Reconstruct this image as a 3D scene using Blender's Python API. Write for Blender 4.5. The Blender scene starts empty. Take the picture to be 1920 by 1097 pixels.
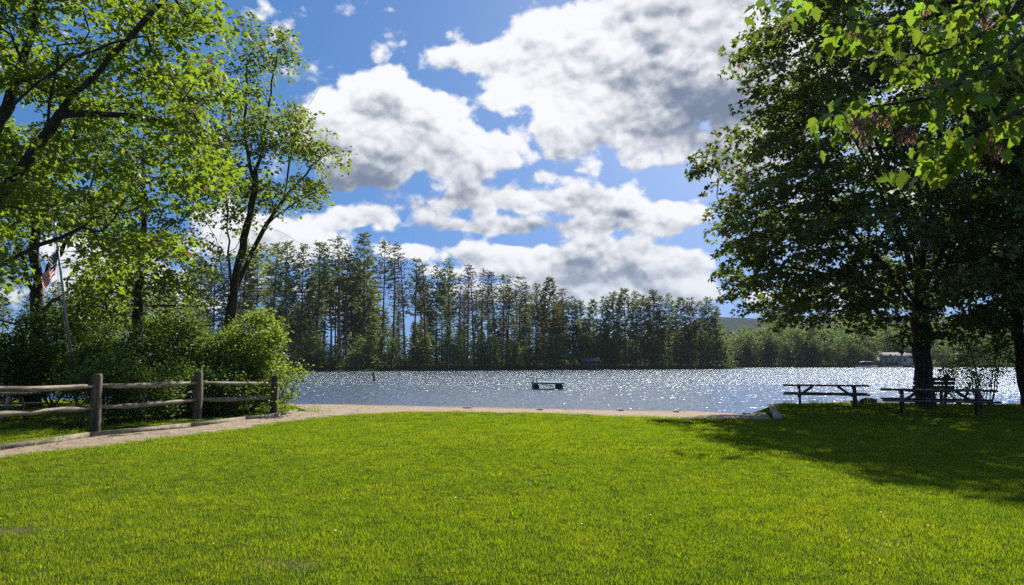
import bpy, math, random
import numpy as np
from mathutils import Vector, Matrix

random.seed(5)
rng = np.random.default_rng(11)
scene = bpy.context.scene
C = scene.collection
R = math.radians

# ------------------------------------------------------------------ camera, sky, sun, exposure
FPX, PITCH, EYE = 1423.0, R(5.22), 1.6          # focal length in photo pixels, upward tilt, eye height
cam_d = bpy.data.cameras.new('camera')
cam_d.sensor_width = 36.0
cam_d.lens = 36.0 * FPX / 1920.0
cam_d.clip_start, cam_d.clip_end = 0.05, 12000
cam = bpy.data.objects.new('camera', cam_d)
cam.location = (0, 0, EYE)
cam.rotation_euler = (math.pi / 2 + PITCH, 0, 0)
C.objects.link(cam)
scene.camera = cam

SUN_AZ, SUN_EL = R(20.0), R(44.0)               # azimuth to the right of the view direction (+Y)
sun_dir = Vector((math.sin(SUN_AZ) * math.cos(SUN_EL), math.cos(SUN_AZ) * math.cos(SUN_EL), math.sin(SUN_EL)))
sun_d = bpy.data.lights.new('sun', 'SUN')
sun_d.energy, sun_d.angle, sun_d.color = 4.4, R(0.53), (1.0, 0.95, 0.86)
sun = bpy.data.objects.new('sun', sun_d)
sun.rotation_euler = sun_dir.to_track_quat('Z', 'Y').to_euler()
sun.location = (40, 90, 100)
C.objects.link(sun)

scene.view_settings.view_transform = 'Standard'
scene.view_settings.look = 'None'
scene.view_settings.exposure = 0.95
scene.view_settings.gamma = 1.0
scene.view_settings.use_curve_mapping = False
scene.render.engine = 'CYCLES'
cy = scene.cycles
cy.use_denoising = False
cy.adaptive_threshold = 0.006
cy.max_bounces, cy.diffuse_bounces, cy.glossy_bounces = 6, 3, 2
cy.transmission_bounces, cy.transparent_max_bounces, cy.volume_bounces = 3, 6, 0
cy.sample_clamp_indirect = 6.0
cy.caustics_reflective = False
cy.caustics_refractive = False

def node(nt, kind, ins=None, **props):
    n = nt.nodes.new(kind)
    for k, v in props.items():
        setattr(n, k, v)
    for k, v in (ins or {}).items():
        s = n.inputs[k]
        if hasattr(v, 'is_linked'):
            nt.links.new(v, s)
        elif hasattr(v, 'outputs'):
            nt.links.new(v.outputs[0], s)
        else:
            s.default_value = v
    return n

def mth(nt, op, a, b=None, c=None, clamp=False):
    ins = {0: a}
    if b is not None: ins[1] = b
    if c is not None: ins[2] = c
    return node(nt, 'ShaderNodeMath', ins, operation=op, use_clamp=clamp).outputs[0]

def vmt(nt, op, a, b=None, c=None):
    ins = {0: a}
    if b is not None: ins[1] = b
    if c is not None: ins[2] = c
    n = node(nt, 'ShaderNodeVectorMath', ins, operation=op)
    return n.outputs['Value'] if op in ('DOT_PRODUCT', 'LENGTH') else n.outputs['Vector']

def mixc(nt, fac, a, b, blend='MIX'):
    n = nt.nodes.new('ShaderNodeMix')
    n.data_type, n.blend_type = 'RGBA', blend
    for s, v in ((n.inputs['Factor'], fac), (n.inputs[6], a), (n.inputs[7], b)):
        if hasattr(v, 'is_linked'): nt.links.new(v, s)
        elif isinstance(v, (int, float)): s.default_value = v
        else: s.default_value = (*v, 1.0) if len(v) == 3 else v
    return n.outputs[2]

def smooth(nt, x, a, b):
    return node(nt, 'ShaderNodeMapRange', {'Value': x, 'From Min': a, 'From Max': b, 'To Min': 0.0, 'To Max': 1.0},
                interpolation_type='SMOOTHSTEP').outputs[0]

def ray(px, py):
    """world direction of a photo pixel"""
    a, b = (px - 960.0) / FPX, (548.5 - py) / FPX
    return np.array([a, math.cos(PITCH) - b * math.sin(PITCH), math.sin(PITCH) + b * math.cos(PITCH)])

def ground_at(px, py, z=0.0):
    d = ray(px, py); t = (z - EYE) / d[2]
    return np.array([d[0] * t, d[1] * t, z])

def at(px, py, Y):
    d = ray(px, py); t = Y / d[1]
    return np.array([d[0] * t, Y, EYE + d[2] * t])

# the sky: clear air plus cumulus, in azimuth / elevation
world = bpy.data.worlds.new('World')
scene.world = world
world.use_nodes = True
wt = world.node_tree
wt.nodes.clear()
tc = node(wt, 'ShaderNodeTexCoord')
gen = tc.outputs['Generated']
sep = node(wt, 'ShaderNodeSeparateXYZ', {0: gen})
sx, sy, sz = sep.outputs
az = mth(wt, 'ARCTAN2', sx, sy)
el = mth(wt, 'ARCSINE', sz)
azel = node(wt, 'ShaderNodeCombineXYZ', {0: az, 1: el, 2: 0.0}).outputs[0]
stretch = vmt(wt, 'MULTIPLY', gen, (1.0, 1.0, 1.7))
warp_n = node(wt, 'ShaderNodeTexNoise', {'Vector': stretch, 'Scale': 7.0, 'Detail': 3.0, 'Roughness': 0.55})
warp = vmt(wt, 'MULTIPLY_ADD', warp_n.outputs['Color'], (0.085, 0.045, 0.0), (-0.0425, -0.0225, 0.0))
p = vmt(wt, 'ADD', azel, warp)
# cumulus masses: photo position, half width, half height, weight, light bias
CLOUDS = [
    (895, 105, 75, 34, .9, .4), (1040, 55, 115, 62, 1.1, .5), (1190, 40, 150, 90, 1.1, .1), (1340, 60, 130, 130, 1.2, -.2),
    (1280, 205, 130, 80, 1.35, -1.5), (1390, 190, 90, 120, 1.25, -1.2), (1090, 165, 120, 80, 1.0, .6), (975, 160, 90, 50, .85, .6),
    (1070, 255, 90, 40, .8, .5), (1225, 305, 70, 26, .75, .5),
    (700, 180, 75, 48, 1.0, .7), (640, 255, 85, 80, 1.1, .0), (770, 255, 120, 70, 1.1, .4), (880, 290, 90, 42, .95, .5),
    (650, 325, 75, 34, 1.15, -1.1), (810, 190, 70, 34, .85, .6),
    (655, 412, 75, 26, .95, -.2), (745, 388, 80, 34, 1.0, -.5), (890, 378, 95, 44, 1.1, -.2), (1040, 368, 100, 42, 1.1, -.2),
    (1170, 392, 90, 38, 1.0, -.3), (1280, 400, 90, 34, 1.0, .2), (930, 430, 230, 18, .85, -.9), (1030, 318, 34, 12, .7, .5),
    (770, 468, 70, 17, 1.05, .4), (920, 482, 110, 20, 1.1, .3), (1110, 495, 150, 46, 1.2, -.8), (1250, 505, 120, 40, 1.2, .0),
    (965, 512, 40, 10, 1.0, .8), (1180, 546, 130, 13, 1.05, .6), (520, 445, 90, 28, 1.1, .4), (840, 510, 90, 14, 1.0, .5), (420, 400, 60, 40, .9, .4),
    (160, 480, 160, 60, 1.0, .2), (1600, 540, 160, 30, .9, .4), (1700, 330, 160, 60, .9, .2), (900, 545, 320, 20, .85, -.3), (1240, 562, 220, 18, .9, -.2),
    (250, 560, 160, 30, .9, .5), (1560, 150, 110, 90, 1.0, .0),
]
S = V = None
for (cx, cyy, rx, ry, w, bias) in CLOUDS:
    d = ray(cx, cyy); d = d / np.linalg.norm(d)
    ca, ce = math.atan2(d[0], d[1]), math.asin(d[2])
    kx, ky = FPX / rx * 1.05, FPX / ry * 1.08
    q = vmt(wt, 'MULTIPLY_ADD', p, (kx, ky, 0.0), (-ca * kx, -ce * ky, 0.0))
    g = mth(wt, 'POWER', 0.36, vmt(wt, 'DOT_PRODUCT', q, q))
    h = vmt(wt, 'DOT_PRODUCT', q, (0.0, 1.0, 0.0))
    h = mth(wt, 'ADD', h, bias)
    S = mth(wt, 'MULTIPLY', g, w) if S is None else mth(wt, 'MULTIPLY_ADD', g, w, S)
    V = mth(wt, 'MULTIPLY', g, h) if V is None else mth(wt, 'MULTIPLY_ADD', g, h, V)
# beyond the picture the same broken cumulus goes on
away = mth(wt, 'MAXIMUM', smooth(wt, mth(wt, 'ABSOLUTE', az), 0.62, 0.8), smooth(wt, el, 0.52, 0.68))
big = node(wt, 'ShaderNodeTexNoise', {'Vector': stretch, 'Scale': 3.2, 'Detail': 2.0, 'Roughness': 0.5}).outputs[0]
S = mth(wt, 'MULTIPLY_ADD', mth(wt, 'MULTIPLY', away, smooth(wt, big, 0.50, 0.68)), 1.0, S)
round_ = vmt(wt, 'MULTIPLY', gen, (1.0, 1.0, 1.3))
def billow(off, det):
    """cauliflower cloud density: fractal noise plus rounded puffs"""
    v = round_ if off is None else vmt(wt, 'ADD', round_, off)
    n = node(wt, 'ShaderNodeTexNoise', {'Vector': v, 'Scale': 6.0, 'Detail': det, 'Roughness': 0.60, 'Lacunarity': 2.1, 'Distortion': 0.1}).outputs[0]
    a = vmt(wt, 'MULTIPLY', p, (1.0, 1.3, 1.0)) if off is None else vmt(wt, 'MULTIPLY_ADD', p, (1.0, 1.3, 1.0), (off[0], off[2], 0.0))
    w = node(wt, 'ShaderNodeTexVoronoi', {'Vector': a, 'Scale': 15.0, 'Detail': 2.0, 'Roughness': 0.55}, voronoi_dimensions='2D', feature='F1').outputs['Distance']
    return mth(wt, 'MULTIPLY_ADD', w, -0.20, n)
fb = billow(None, 8.0)
fb2 = billow((0.010, 0.0, 0.040), 2.0)
fb3 = billow((0.003, 0.0, 0.012), 6.0)
D = mth(wt, 'MULTIPLY_ADD', fb, 3.2, mth(wt, 'ADD', mth(wt, 'MINIMUM', S, 1.20), -1.50))
alpha = smooth(wt, D, -0.04, 0.30)
relief = mth(wt, 'ADD', mth(wt, 'MULTIPLY', mth(wt, 'SUBTRACT', fb2, fb), 0.55), mth(wt, 'MULTIPLY', mth(wt, 'SUBTRACT', fb3, fb), 1.5))   # more cloud towards the sun: shaded
hgt = mth(wt, 'DIVIDE', V, mth(wt, 'ADD', S, 0.3))
thick = mth(wt, 'MULTIPLY_ADD', hgt, -0.60, mth(wt, 'MULTIPLY', D, 0.36))
thick = mth(wt, 'MULTIPLY_ADD', relief, 2.4, thick)
shade = smooth(wt, thick, -0.20, 1.25)
ccol = mixc(wt, shade, (0.50, 0.505, 0.52), (0.10, 0.125, 0.18))
low = smooth(wt, el, 0.16, 0.02)
ccol = mixc(wt, mth(wt, 'MULTIPLY', low, 0.45), ccol, (0.23, 0.29, 0.38))
air = vmt(wt, 'ADD', gen, (0.0, 0.0, 0.45))                           # clean dry air: little whitening at the horizon
sky = node(wt, 'ShaderNodeTexSky', {'Vector': vmt(wt, 'NORMALIZE', air)}, sky_type='NISHITA', sun_disc=False, sun_elevation=SUN_EL, sun_rotation=SUN_AZ,
           altitude=150.0, air_density=1.0, dust_density=0.25, ozone_density=3.0)
sky_c = node(wt, 'ShaderNodeHueSaturation', {'Saturation': 1.28, 'Value': 1.0, 'Color': sky.outputs[0]})
bg_sky = node(wt, 'ShaderNodeBackground', {'Color': sky_c.outputs[0], 'Strength': 0.070})
bg_cl = node(wt, 'ShaderNodeBackground', {'Color': ccol, 'Strength': 1.0})
mixw = node(wt, 'ShaderNodeMixShader', {0: alpha, 1: bg_sky.outputs[0], 2: bg_cl.outputs[0]})
node(wt, 'ShaderNodeOutputWorld', {'Surface': mixw.outputs[0]})
world.cycles.sampling_method = 'NONE'

# ------------------------------------------------------------------ helpers
def tag(o, label=None, cat=None, group=None, kind=None):
    if label: o['label'] = label
    if cat: o['category'] = cat
    if group: o['group'] = group
    if kind: o['kind'] = kind
    return o

def empty(name, loc=(0, 0, 0), rz=0.0):
    o = bpy.data.objects.new(name, None)
    o.location = loc
    o.rotation_euler = (0, 0, rz)
    o.empty_display_size = 0.3
    C.objects.link(o)
    return o

def make_mesh(name, V, F, mat, smooth_shade=False):
    """V (n,3) array; F a list of (m,k) index arrays"""
    me = bpy.data.meshes.new(name)
    V = np.asarray(V, dtype=np.float32)
    F = [np.asarray(f, dtype=np.int32) for f in F if len(f)]
    me.vertices.add(len(V))
    me.vertices.foreach_set('co', V.ravel())
    idx = np.concatenate([f.ravel() for f in F])
    tot = np.concatenate([np.full(len(f), f.shape[1], np.int32) for f in F])
    start = np.concatenate([[0], np.cumsum(tot)[:-1]]).astype(np.int32)
    me.loops.add(len(idx))
    me.loops.foreach_set('vertex_index', idx)
    me.polygons.add(len(tot))
    me.polygons.foreach_set('loop_start', start)
    me.polygons.foreach_set('loop_total', tot)
    if smooth_shade:
        me.polygons.foreach_set('use_smooth', np.ones(len(tot), dtype=bool))
    me.update(calc_edges=True)
    me.validate()
    if mat: me.materials.append(mat)
    return me

def link(name, me, parent=None):
    o = bpy.data.objects.new(name, me)
    if parent is not None: o.parent = parent
    C.objects.link(o)
    return o

class MB:
    """collects shapes for ONE mesh"""
    def __init__(self): self.V, self.F, self.n = [], [], 0
    def add(self, v, fs):
        v = np.asarray(v, float)
        self.V.append(v)
        for f in fs: self.F.append(np.asarray(f) + self.n)
        self.n += len(v)
    def hexa(self, c8):
        """8 corners: 0-3 lower ring, 4-7 upper ring"""
        self.add(c8, [[(3, 2, 1, 0), (4, 5, 6, 7), (0, 1, 5, 4), (1, 2, 6, 5), (2, 3, 7, 6), (3, 0, 4, 7)]])
    def box(self, c, s, rz=0.0, ch=0.0):
        x, y, z = np.asarray(s, float) / 2
        if ch <= 0:
            v = np.array([(-x, -y, -z), (x, -y, -z), (x, y, -z), (-x, y, -z), (-x, -y, z), (x, -y, z), (x, y, z), (-x, y, z)])
            fs = [[(3, 2, 1, 0), (4, 5, 6, 7), (0, 1, 5, 4), (1, 2, 6, 5), (2, 3, 7, 6), (3, 0, 4, 7)]]
        else:   # chamfered upper edges
            a, b = x - ch, y - ch
            v = np.array([(-x, -y, -z), (x, -y, -z), (x, y, -z), (-x, y, -z), (-x, -y, z - ch), (x, -y, z - ch), (x, y, z - ch), (-x, y, z - ch),
                          (-a, -b, z), (a, -b, z), (a, b, z), (-a, b, z)])
            fs = [[(3, 2, 1, 0), (8, 9, 10, 11), (0, 1, 5, 4), (1, 2, 6, 5), (2, 3, 7, 6), (3, 0, 4, 7),
                   (4, 5, 9, 8), (5, 6, 10, 9), (6, 7, 11, 10), (7, 4, 8, 11)]]
        if rz:
            c_, s_ = math.cos(rz), math.sin(rz)
            v = v @ np.array([(c_, s_, 0), (-s_, c_, 0), (0, 0, 1)])
        self.add(v + np.asarray(c, float), fs)
    def bar(self, a, b, w, h, up=(0, 0, 1)):
        """rectangular bar from a to b, w across, h along up"""
        a, b, up = (np.asarray(q, float) for q in (a, b, up))
        t = (b - a) / np.linalg.norm(b - a)
        s = np.cross(t, up); s /= np.linalg.norm(s)
        u = np.cross(s, t)
        s, u = s * w / 2, u * h / 2
        self.hexa(np.array([a - s - u, a + s - u, b + s - u, b - s - u, a - s + u, a + s + u, b + s + u, b - s + u]))
    def tube(self, P, r, sides=8, cap=True, jit=0.0):
        v, f = tube(P, r, sides, cap, jit)
        self.add(v, f)
    def build(self, name, mat, parent=None, sm=False):
        return link(name, make_mesh(name, np.concatenate(self.V), group_faces(self.F), mat, sm), parent)

def group_faces(F):
    by = {}
    for f in F:
        if len(f): by.setdefault(f.shape[1], []).append(f)
    return [np.concatenate(v) for v in by.values()]

def tube(P, r, sides=8, cap=True, jit=0.0):
    P = np.asarray(P, float)
    n = len(P)
    r = np.broadcast_to(np.asarray(r, float), (n,))
    T = np.gradient(P, axis=0)
    T /= np.linalg.norm(T, axis=1)[:, None] + 1e-9
    ref = np.array([0.0, 1.0, 0.0]) if abs(T[:, 2]).mean() > 0.6 else np.array([0.0, 0.0, 1.0])
    A = np.cross(T, ref); A /= np.linalg.norm(A, axis=1)[:, None] + 1e-9
    B = np.cross(T, A)
    th = np.arange(sides) * 2 * math.pi / sides
    rr = r[:, None] * (1 + jit * rng.standard_normal((n, sides)))
    V = P[:, None, :] + rr[:, :, None] * (np.cos(th)[None, :, None] * A[:, None, :] + np.sin(th)[None, :, None] * B[:, None, :])
    V = V.reshape(-1, 3)
    i = np.arange(n - 1)[:, None] * sides
    j = np.arange(sides)[None, :]
    k = (j + 1) % sides
    q = np.stack([i + j, i + k, i + k + sides, i + j + sides], -1).reshape(-1, 4)
    F = [q]
    if cap and sides >= 3:
        F += [np.arange(sides)[None, ::-1], (np.arange(sides) + (n - 1) * sides)[None, :]]
    return V, F

def fbm2(x, y, seed=0, octaves=4, scale=1.0):
    """cheap smooth value noise in [-1,1] from sines"""
    r_ = np.random.default_rng(seed)
    out = np.zeros_like(np.asarray(x, float)); amp, tot = 1.0, 0.0
    for o in range(octaves):
        for _ in range(3):
            a, ph = r_.uniform(0, 2 * math.pi, 2)
            f = scale * 2 ** o * r_.uniform(0.7, 1.4)
            out = out + amp * np.sin(f * (x * math.cos(a) + y * math.sin(a)) + ph) / 3
        tot += amp; amp *= 0.5
    return out / tot

def poly_sd(px, py, poly):
    """signed distance to a polygon, negative inside"""
    poly = np.asarray(poly, float)
    d = np.full(px.shape, 1e9); inside = np.zeros(px.shape, bool)
    for (x0, y0), (x1, y1) in zip(poly, np.roll(poly, -1, axis=0)):
        ex, ey = x1 - x0, y1 - y0
        t = np.clip(((px - x0) * ex + (py - y0) * ey) / (ex * ex + ey * ey + 1e-12), 0, 1)
        d = np.minimum(d, np.hypot(px - x0 - t * ex, py - y0 - t * ey))
        c = (y0 > py) != (y1 > py)
        inside ^= c & (px < (x1 - x0) * (py - y0) / (y1 - y0 + 1e-12) + x0)
    return np.where(inside, -d, d)

def sstep(x, a, b):
    t = np.clip((x - a) / (b - a), 0, 1)
    return t * t * (3 - 2 * t)

def grid_mesh(name, xs, ys, zf, mat):
    X, Y = np.meshgrid(xs, ys)
    Z = zf(X, Y)
    V = np.stack([X, Y, Z], -1).reshape(-1, 3)
    nx, ny = len(xs), len(ys)
    i = (np.arange(ny - 1)[:, None] * nx + np.arange(nx - 1)[None, :]).ravel()
    F = np.stack([i, i + 1, i + 1 + nx, i + nx], -1)
    return link(name, make_mesh(name, V, [F], mat, True))

# ------------------------------------------------------------------ materials
def new_mat(name):
    m = bpy.data.materials.new(name)
    m.use_nodes = True
    m.node_tree.nodes.clear()
    return m, m.node_tree

def out(nt, sh, disp=None):
    node(nt, 'ShaderNodeOutputMaterial', {'Surface': sh})

def noise(nt, scale, detail=4.0, rough=0.55, vec=None, out_i=0, dist=0.0):
    ins = {'Scale': scale, 'Detail': detail, 'Roughness': rough, 'Distortion': dist}
    if vec is not None: ins['Vector'] = vec
    return node(nt, 'ShaderNodeTexNoise', ins).outputs[out_i]

def leaf_mat(name, c_dark, c_light, trans_c, trans=0.45, gloss=0.05, gl_rough=0.4, per_object=False, dead=None, dead_at=0.94, patch=0.0):
    m, nt = new_mat(name)
    geo = node(nt, 'ShaderNodeNewGeometry')
    rnd = geo.outputs['Random Per Island']
    base = mixc(nt, rnd, c_dark, c_light)
    tcol = mixc(nt, rnd, tuple(0.75 * c for c in trans_c), trans_c)
    if per_object:
        oi = node(nt, 'ShaderNodeObjectInfo')
        v = mth(nt, 'MULTIPLY_ADD', oi.outputs['Random'], 0.55, 0.72)
        hue = mth(nt, 'MULTIPLY_ADD', oi.outputs['Random'], 0.05, 0.475)
        base = node(nt, 'ShaderNodeHueSaturation', {'Hue': hue, 'Value': v, 'Color': base}).outputs[0]
        tcol = node(nt, 'ShaderNodeHueSaturation', {'Hue': hue, 'Value': v, 'Color': tcol}).outputs[0]
    if patch:
        n_ = smooth(nt, noise(nt, patch, 2.0, vec=geo.outputs['Position']), 0.35, 0.65)
        base = mixc(nt, mth(nt, 'MULTIPLY', n_, 0.5), base, c_dark)
        tcol = mixc(nt, mth(nt, 'MULTIPLY', n_, 0.45), tcol, (trans_c[0] * .55, trans_c[1] * .6, trans_c[2] * .8))
    if dead:
        k = mth(nt, 'GREATER_THAN', mth(nt, 'FRACT', mth(nt, 'MULTIPLY', rnd, 37.0)), dead_at)
        base = mixc(nt, k, base, dead)
        tcol = mixc(nt, k, tcol, dead)
    d = node(nt, 'ShaderNodeBsdfDiffuse', {'Color': base})
    t = node(nt, 'ShaderNodeBsdfTranslucent', {'Color': tcol})
    s = node(nt, 'ShaderNodeMixShader', {0: trans, 1: d.outputs[0], 2: t.outputs[0]})
    g = node(nt, 'ShaderNodeBsdfGlossy', {'Color': (1, 1, 1, 1), 'Roughness': gl_rough})
    s2 = node(nt, 'ShaderNodeMixShader', {0: gloss, 1: s.outputs[0], 2: g.outputs[0]})
    out(nt, s2.outputs[0])
    return m

def rough_mat(name, c1, c2, scale=6.0, c3=None, rough=0.85, bump=0.3, bscale=None, stretch=(1, 1, 1), spec=0.3, obj=True, metal=0.0):
    m, nt = new_mat(name)
    t = node(nt, 'ShaderNodeTexCoord')
    v = vmt(nt, 'MULTIPLY', t.outputs['Object'] if obj else node(nt, 'ShaderNodeNewGeometry').outputs['Position'], stretch)
    n1 = noise(nt, scale, 6.0, 0.6, v)
    col = mixc(nt, smooth(nt, n1, 0.3, 0.7), c1, c2)
    if c3 is not None:
        col = mixc(nt, smooth(nt, noise(nt, scale * 0.23, 3.0, 0.6, v), 0.5, 0.68), col, c3)
    b = node(nt, 'ShaderNodeBump', {'Strength': bump, 'Distance': 0.02, 'Height': noise(nt, bscale or scale * 2.5, 5.0, 0.65, v)})
    pr = node(nt, 'ShaderNodeBsdfPrincipled', {'Base Color': col, 'Roughness': rough, 'Normal': b.outputs[0], 'Specular IOR Level': spec, 'Metallic': metal})
    out(nt, pr.outputs[0])
    return m

M = {}
M['bark'] = rough_mat('bark', (0.035, 0.028, 0.022), (0.075, 0.062, 0.05), 9.0, (0.06, 0.065, 0.05), 0.95, 0.9, 14.0, (1, 1, 0.22))
M['bark_pine'] = rough_mat('bark_pine', (0.075, 0.055, 0.042), (0.14, 0.11, 0.085), 3.0, None, 0.95, 0.6, 6.0, (1, 1, 0.3))
M['bark_pale'] = rough_mat('bark_pale', (0.25, 0.23, 0.20), (0.42, 0.40, 0.36), 3.0, None, 0.9, 0.4, 6.0, (1, 1, 0.3))
M['wood_grey'] = rough_mat('wood_grey', (0.17, 0.14, 0.105), (0.38, 0.33, 0.265), 6.0, (0.10, 0.08, 0.06), 0.9, 1.0, 14.0, (2.2, 0.4, 2.6))
M['wood_post'] = rough_mat('wood_post', (0.09, 0.070, 0.05), (0.21, 0.17, 0.125), 7.0, (0.06, 0.05, 0.036), 0.95, 1.0, 14.0, (2.6, 2.6, 0.3))
M['wood_table'] = rough_mat('wood_table', (0.075, 0.058, 0.045), (0.17, 0.14, 0.115), 6.0, (0.06, 0.05, 0.04), 0.75, 0.5, 14.0, (0.3, 2, 2))
M['wood_new'] = rough_mat('wood_new', (0.30, 0.22, 0.13), (0.42, 0.31, 0.19), 6.0, (0.2, 0.15, 0.10), 0.8, 0.4, 14.0, (0.3, 2, 2))
M['timber'] = rough_mat('timber', (0.22, 0.195, 0.155), (0.36, 0.32, 0.26), 4.0, (0.17, 0.15, 0.12), 0.9, 0.6, 14.0, (2, 0.4, 2))
M['steel'] = rough_mat('steel', (0.28, 0.29, 0.29), (0.40, 0.40, 0.40), 4.0, None, 0.4, 0.1, metal=0.6)
M['white_paint'] = rough_mat('white_paint', (0.70, 0.70, 0.70), (0.80, 0.80, 0.79), 3.0, None, 0.6, 0.1)
M['siding_white'] = rough_mat('siding_white', (0.46, 0.46, 0.46), (0.56, 0.56, 0.55), 3.0, None, 0.8, 0.1)
M['concrete'] = rough_mat('concrete', (0.32, 0.31, 0.29), (0.45, 0.44, 0.41), 8.0, None, 0.9, 0.3)
M['roof_grey'] = rough_mat('roof_grey', (0.10, 0.10, 0.105), (0.17, 0.17, 0.18), 2.0, None, 0.85, 0.2)
M['siding_brown'] = rough_mat('siding_brown', (0.06, 0.045, 0.035), (0.10, 0.08, 0.06), 2.0, None, 0.85, 0.2)
M['glass_dark'] = rough_mat('glass_dark', (0.015, 0.018, 0.022), (0.03, 0.035, 0.04), 1.0, None, 0.12, 0.0, spec=0.6)
M['teal_deck'] = rough_mat('teal_deck', (0.20, 0.33, 0.34), (0.28, 0.42, 0.43), 6.0, None, 0.7, 0.2)
M['black_plastic'] = rough_mat('black_plastic', (0.04, 0.04, 0.045), (0.07, 0.07, 0.075), 3.0, None, 0.5, 0.1)
M['rock'] = rough_mat('rock', (0.13, 0.12, 0.11), (0.24, 0.23, 0.21), 5.0, None, 0.9, 0.6)
M['debris'] = rough_mat('debris', (0.05, 0.035, 0.025), (0.12, 0.085, 0.06), 20.0, None, 0.95, 0.5)

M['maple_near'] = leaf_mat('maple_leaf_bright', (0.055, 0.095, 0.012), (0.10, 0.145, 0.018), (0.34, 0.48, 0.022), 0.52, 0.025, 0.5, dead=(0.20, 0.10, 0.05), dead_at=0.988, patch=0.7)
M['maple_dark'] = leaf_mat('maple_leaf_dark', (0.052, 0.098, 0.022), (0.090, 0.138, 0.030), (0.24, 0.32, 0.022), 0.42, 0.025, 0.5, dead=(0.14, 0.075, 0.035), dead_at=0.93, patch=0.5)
M['ash_leaf'] = leaf_mat('young_tree_leaf', (0.065, 0.11, 0.018), (0.11, 0.16, 0.025), (0.30, 0.42, 0.035), 0.50, 0.025, 0.5, dead=(0.20, 0.11, 0.04), dead_at=0.93)
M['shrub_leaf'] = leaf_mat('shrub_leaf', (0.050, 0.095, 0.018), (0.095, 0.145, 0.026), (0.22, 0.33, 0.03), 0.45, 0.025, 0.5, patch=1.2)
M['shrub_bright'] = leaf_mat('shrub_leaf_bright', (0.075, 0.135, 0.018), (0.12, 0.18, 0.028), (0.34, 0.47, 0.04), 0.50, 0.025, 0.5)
M['fore_leaf'] = leaf_mat('red_maple_leaf', (0.055, 0.105, 0.016), (0.085, 0.14, 0.022), (0.34, 0.48, 0.03), 0.5, 0.025, 0.5, per_object=True)
M['fore_leaf2'] = leaf_mat('red_maple_leaf_inner', (0.050, 0.098, 0.016), (0.08, 0.135, 0.022), (0.28, 0.42, 0.03), 0.5, 0.025, 0.5)
M['samara'] = leaf_mat('samara_pink', (0.36, 0.19, 0.15), (0.52, 0.32, 0.26), (0.55, 0.30, 0.22), 0.5, 0.025, 0.5)
M['needle'] = leaf_mat('pine_needle', (0.082, 0.108, 0.038), (0.14, 0.165, 0.058), (0.26, 0.30, 0.065), 0.40, 0.025, 0.5, per_object=True)
M['needle_dead'] = leaf_mat('dead_needle', (0.15, 0.10, 0.075), (0.22, 0.16, 0.12), (0.10, 0.07, 0.04), 0.2, 0.025, 0.5, per_object=True)
M['needle_pale'] = leaf_mat('white_pine_needle', (0.07, 0.11, 0.055), (0.12, 0.17, 0.085), (0.13, 0.2, 0.06), 0.3, 0.025, 0.5)
M['far_leaf'] = leaf_mat('far_leaf', (0.06, 0.105, 0.022), (0.105, 0.155, 0.034), (0.22, 0.31, 0.045), 0.40, 0.025, 0.5, per_object=True)
M['far_leaf_dark'] = leaf_mat('far_leaf_dark', (0.07, 0.11, 0.03), (0.13, 0.17, 0.045), (0.26, 0.34, 0.05), 0.40, 0.025, 0.5, patch=0.06)
M['hill_leaf'] = leaf_mat('hill_leaf', (0.05, 0.09, 0.022), (0.085, 0.135, 0.03), (0.18, 0.27, 0.05), 0.38, 0.025, 0.5, patch=0.02)

def grass_mat():
    m, nt = new_mat('grass_blade')
    geo = node(nt, 'ShaderNodeNewGeometry')
    pos, rnd = geo.outputs['Position'], geo.outputs['Random Per Island']
    big = smooth(nt, noise(nt, 0.42, 4.0, 0.65, pos), 0.42, 0.60)
    mid = smooth(nt, noise(nt, 2.2, 3.0, 0.6, pos), 0.40, 0.72)
    d1 = mixc(nt, rnd, (0.045, 0.088, 0.004), (0.085, 0.135, 0.006))
    d1 = mixc(nt, mth(nt, 'MULTIPLY', big, 0.6), d1, (0.105, 0.135, 0.006))
    d1 = mixc(nt, mth(nt, 'MULTIPLY', mid, 0.6), d1, (0.030, 0.068, 0.005))
    t1 = mixc(nt, rnd, (0.23, 0.37, 0.004), (0.37, 0.50, 0.006))
    t1 = mixc(nt, mth(nt, 'MULTIPLY', big, 0.6), t1, (0.43, 0.50, 0.008))
    t1 = mixc(nt, mth(nt, 'MULTIPLY', mid, 0.6), t1, (0.13, 0.27, 0.006))
    straw = mth(nt, 'GREATER_THAN', mth(nt, 'FRACT', mth(nt, 'MULTIPLY', rnd, 53.0)), 0.955)
    d1 = mixc(nt, straw, d1, (0.24, 0.20, 0.09))
    t1 = mixc(nt, straw, t1, (0.24, 0.20, 0.09))
    d = node(nt, 'ShaderNodeBsdfDiffuse', {'Color': d1})
    t = node(nt, 'ShaderNodeBsdfTranslucent', {'Color': t1})
    s = node(nt, 'ShaderNodeMixShader', {0: 0.58, 1: d.outputs[0], 2: t.outputs[0]})
    g = node(nt, 'ShaderNodeBsdfGlossy', {'Color': (0.9, 1, 0.8, 1), 'Roughness': 0.45})
    s2 = node(nt, 'ShaderNodeMixShader', {0: 0.015, 1: s.outputs[0], 2: g.outputs[0]})
    out(nt, s2.outputs[0])
    return m
M['grass'] = grass_mat()

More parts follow.
